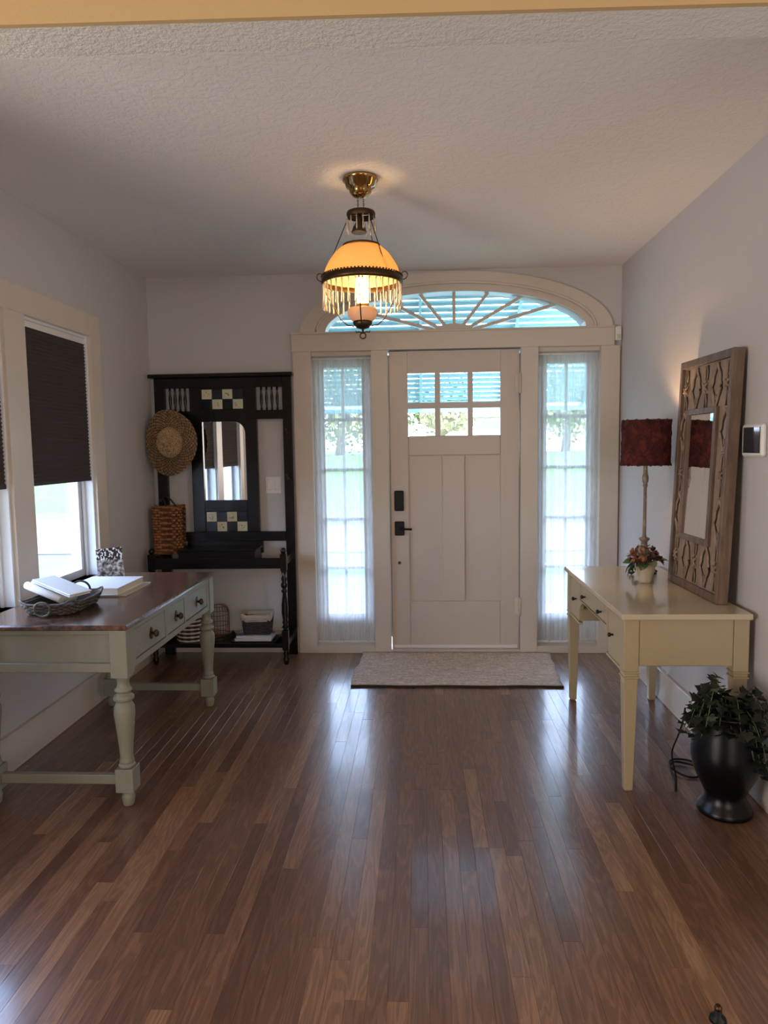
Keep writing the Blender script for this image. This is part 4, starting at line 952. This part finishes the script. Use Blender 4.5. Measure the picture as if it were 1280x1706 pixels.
tag(o, 'black power cord coiled on the floor beside the black urn', 'cord')
pts = [(1.578, -1.20, .56), (1.58, -1.205, .40), (1.572, -1.19, .30), (1.58, -1.17, .22), (1.575, -1.10, .21), (1.58, -1.02, .25), (1.58, -1.0, .34)]
o = MB().tube(smooth(pts), .003, 8).build('extension_cord', 'white', None); tag(o, 'thin white cord hanging on the wall under the cream desk', 'cord')
# door stop at the bottom edge
t = thing('door_stop', 'small black door stop on the floor at the lower right edge of photo', 'door stop', (.975, -3.335, 0))
MB().lathe([(.022, 0), (.020, .008), (.010, .014), (.009, .030)], (.975, -3.335, 0), 16).build('foot', 'black', t); MB().lathe([(.009, .030), (.010, .036), (.006, .042)], (.975, -3.335, 0), 14).build('tip', 'brassd', t)

# rug
vs = []; nx, ny = 60, 20; top = MB(); R5 = random.Random(2)
def rugp(u, v, z):
    x0 = -.215+(-.232+.215)*v; x1 = 1.125+(1.082-1.125)*v; y = -.035-(.735)*v
    if v < .99: x0 += .010*math.sin(v*7)
    return (x0+(x1-x0)*u+.004*math.sin(v*20), y+.004*math.sin(u*17)*v, z)
for z in (.001, .011):
    for j in range(ny+1):
        for i in range(nx+1): vs.append(rugp(i/nx, j/ny, z+(0.0015*noise.noise(Vector((i*.3, j*.4, 0))) if z > .005 else 0)))
K_ = (nx+1)*(ny+1); fs = []
for j in range(ny):
    for i in range(nx): k = j*(nx+1)+i; fs += [(k, k+1, k+nx+2, k+nx+1), (K_+k, K_+k+nx+1, K_+k+nx+2, K_+k+1)]
edge = [i for i in range(nx+1)]+[(j+1)*(nx+1)+nx for j in range(ny)]+[ny*(nx+1)+nx-1-i for i in range(nx)]+[(ny-1-j)*(nx+1) for j in range(ny-1)]
for a, b in zip(edge, edge[1:]+edge[:1]): fs.append((a, a+K_, b+K_, b))
t = thing('door_rug', 'beige woven jute rug on the floor in front of the door', 'rug', (.44, -.4, 0))
MB().add(vs, fs, True).build('weave', 'rug', t)
MB().tube([rugp(i/30, 1.0, .007) for i in range(31)], .0065, 6).build('dark_binding', 'rugedge', t)

# ------------------------------------------------------------ outside
tag(MB().box(-60, 60, .3, 80, -.75, -.6).box(-60, -1.9, -30, .3, -.75, -.6).build('ground_lawn', 'grass'), kind='structure')
tag(MB().box(-1.2, 2.2, .16, 1.9, -.55, -.04).build('porch_floor', 'porch'), kind='structure')
tag(MB().box(-60, 60, 9, 16, -.6, -.57).build('street', 'asphalt'), kind='structure')
tag(MB().box(-14, -2.6, -10, 6, -.6, -.565).build('driveway', 'concrete'), kind='structure')
tag(MB().box(-.1, 1.1, 2.1, 9, -.6, -.56).build('front_walk', 'concrete'), kind='structure')
tag(MB().prism([(19, -.62), (23, 1.2), (80, 1.2), (80, -.62)], -60, 60, 'x').build('ground_bank', 'grass'), kind='structure')
t = thing('porch_steps', 'two concrete porch steps seen through the door glass', 'steps', (.5, 2.1, -.6)); box('step', 'porch', t, -.2, 1.2, 1.9, 2.2, -.6, -.24); box('step', 'porch', t, -.2, 1.2, 2.2, 2.5, -.6, -.42)
aw = thing('window_awning', 'teal slatted metal awning outside above the front door', 'awning', (.46, 1.1, 2.4))
def zaw(y): return 3.02-.545*y
sm = None
for k in range(28):
    y = .17+.068*k; z = zaw(y)
    if sm is None:
        m = MB().box(-2.6, 2.6, -.045, .022, -.003, .003).box(-2.6, 2.6, .016, .022, -.026, .003); o = m.build('slat', 'teal', aw, origin=(0, 0, 0)); sm = o.data
        o.location = Vector((0.46, y, z))-aw.location
    else:
        o = bpy.data.objects.new('slat', sm); C.objects.link(o); o.parent = aw; o.location = Vector((.46, y, z))-aw.location
for x in (-1.3, -.55, .23, 1.02, 1.8):
    MB().add([(x-.012, .16, zaw(.16)-.045), (x+.012, .16, zaw(.16)-.045), (x+.012, 2.06, zaw(2.06)-.045), (x-.012, 2.06, zaw(2.06)-.045), (x-.012, .16, zaw(.16)-.022), (x+.012, .16, zaw(.16)-.022), (x+.012, 2.06, zaw(2.06)-.022), (x-.012, 2.06, zaw(2.06)-.022)],
             [(0, 3, 2, 1), (4, 5, 6, 7), (0, 1, 5, 4), (1, 2, 6, 5), (2, 3, 7, 6), (3, 0, 4, 7)]).build('rafter', 'teal', aw)
box('fascia', 'teal', aw, -2.14, 3.06, 2.06, 2.08, zaw(2.06)-.07, zaw(2.06)+.02)
def tree(x, y, h, r, label, seed):
    t = thing('street_tree', label, 'tree', (x, y, 1.2), 'trees across the street'); R = random.Random(seed)
    MB().tube([(x, y, 1.15), (x+.1, y, h*.4), (x, y, h*.6)], [.22, .16, .10], 10).build('trunk', 'bark', t)
    m = MB(); blobs = []
    for k in range(16):
        a = R.uniform(0, 6.28); q = R.uniform(0, r*.7); blobs.append((Vector((x+q*math.cos(a), y+q*math.sin(a), h*.62+R.uniform(-.42, .4)*h*.6)), R.uniform(.35, .6)*r))
    for k in range(3400):
        c, rr = R.choice(blobs); d = Vector((R.gauss(0, 1), R.gauss(0, 1), R.gauss(0, 1))).normalized(); p = c+d*rr*R.uniform(.55, 1.08)
        u = d.orthogonal().normalized()*R.uniform(.05, .13); w = d.cross(u)*R.uniform(.6, 1.3); n_ = d*R.uniform(-.06, .06); u = u+n_
        m.add([p+u, p+w, p-u, p-w], [(0, 1, 2, 3)])
    m.build('leaf_crown', 'foliage', t)['kind'] = 'stuff'
tree(-3.2, 25, 5.6, 2.7, 'yellow green tree across the street, seen through the left door pane', 1)
tree(1.3, 29, 5.6, 1.7, 'yellow green tree across the street, seen through the middle door pane', 2)
tree(-9, 26, 6, 3.2, 'tall tree across the street behind the left sidelight', 3)
tree(6.6, 27, 5.4, 2.3, 'tree across the street behind the right sidelight', 4)
t = thing('neighbour_house', 'white neighbouring house across the street with grey roof', 'house', (4.5, 34, 1.2))
box('wall', 'siding', t, 0.5, 12, 33, 37, 1.15, 3.0, 0); MB().prism([(32.4, 3.0), (37.6, 3.0), (35, 3.9)], .0, 12.5, 'x').build('roof', 'roof', t)
for x in (3, 6, 9.5): box('window', 'darkglass', t, x-.5, x+.5, 32.97, 33.02, 1.8, 2.7, 0)
t = thing('neighbour_house', 'white house beyond the driveway seen through the left window', 'house', (-26, 4, -.6))
box('wall', 'siding', t, -32, -22, -8, 18, -.6, 2.8, 0); MB().prism([(-33, 2.8), (-21, 2.8), (-27, 5)], -8.5, 18.5, 'y').build('roof', 'roof', t)
cr_ = thing('parked_car', 'white car parked across the street seen through right door pane', 'car', (3.3, 25.5, 1.2)); x0, y0 = 3.3, 25.5
MB().prism([(x0-2.1, -.25), (x0-2.15, .12), (x0-1.9, .32), (x0-1.1, .40), (x0-.55, .82), (x0+.85, .84), (x0+1.5, .42), (x0+2.1, .34), (x0+2.15, -.25)], y0-.85, y0+.85, 'y').xf(Matrix.Translation((0, 0, 1.77))).build('body', 'carpaint', cr_, .05, seg=2)
MB().prism([(x0-.95, .42), (x0-.50, .76), (x0+.80, .78), (x0+1.25, .44)], y0-.86, y0+.86, 'y').xf(Matrix.Translation((0, 0, 1.77))).build('side_glass', 'darkglass', cr_)
for x in (x0-1.3, x0+1.3): 
    for yy in (y0-.8, y0+.8): MB().lathe([(.32, -.1), (.32, .1)], (x, yy, 1.52), 24, axis='y').build('wheel', 'tyre', cr_)
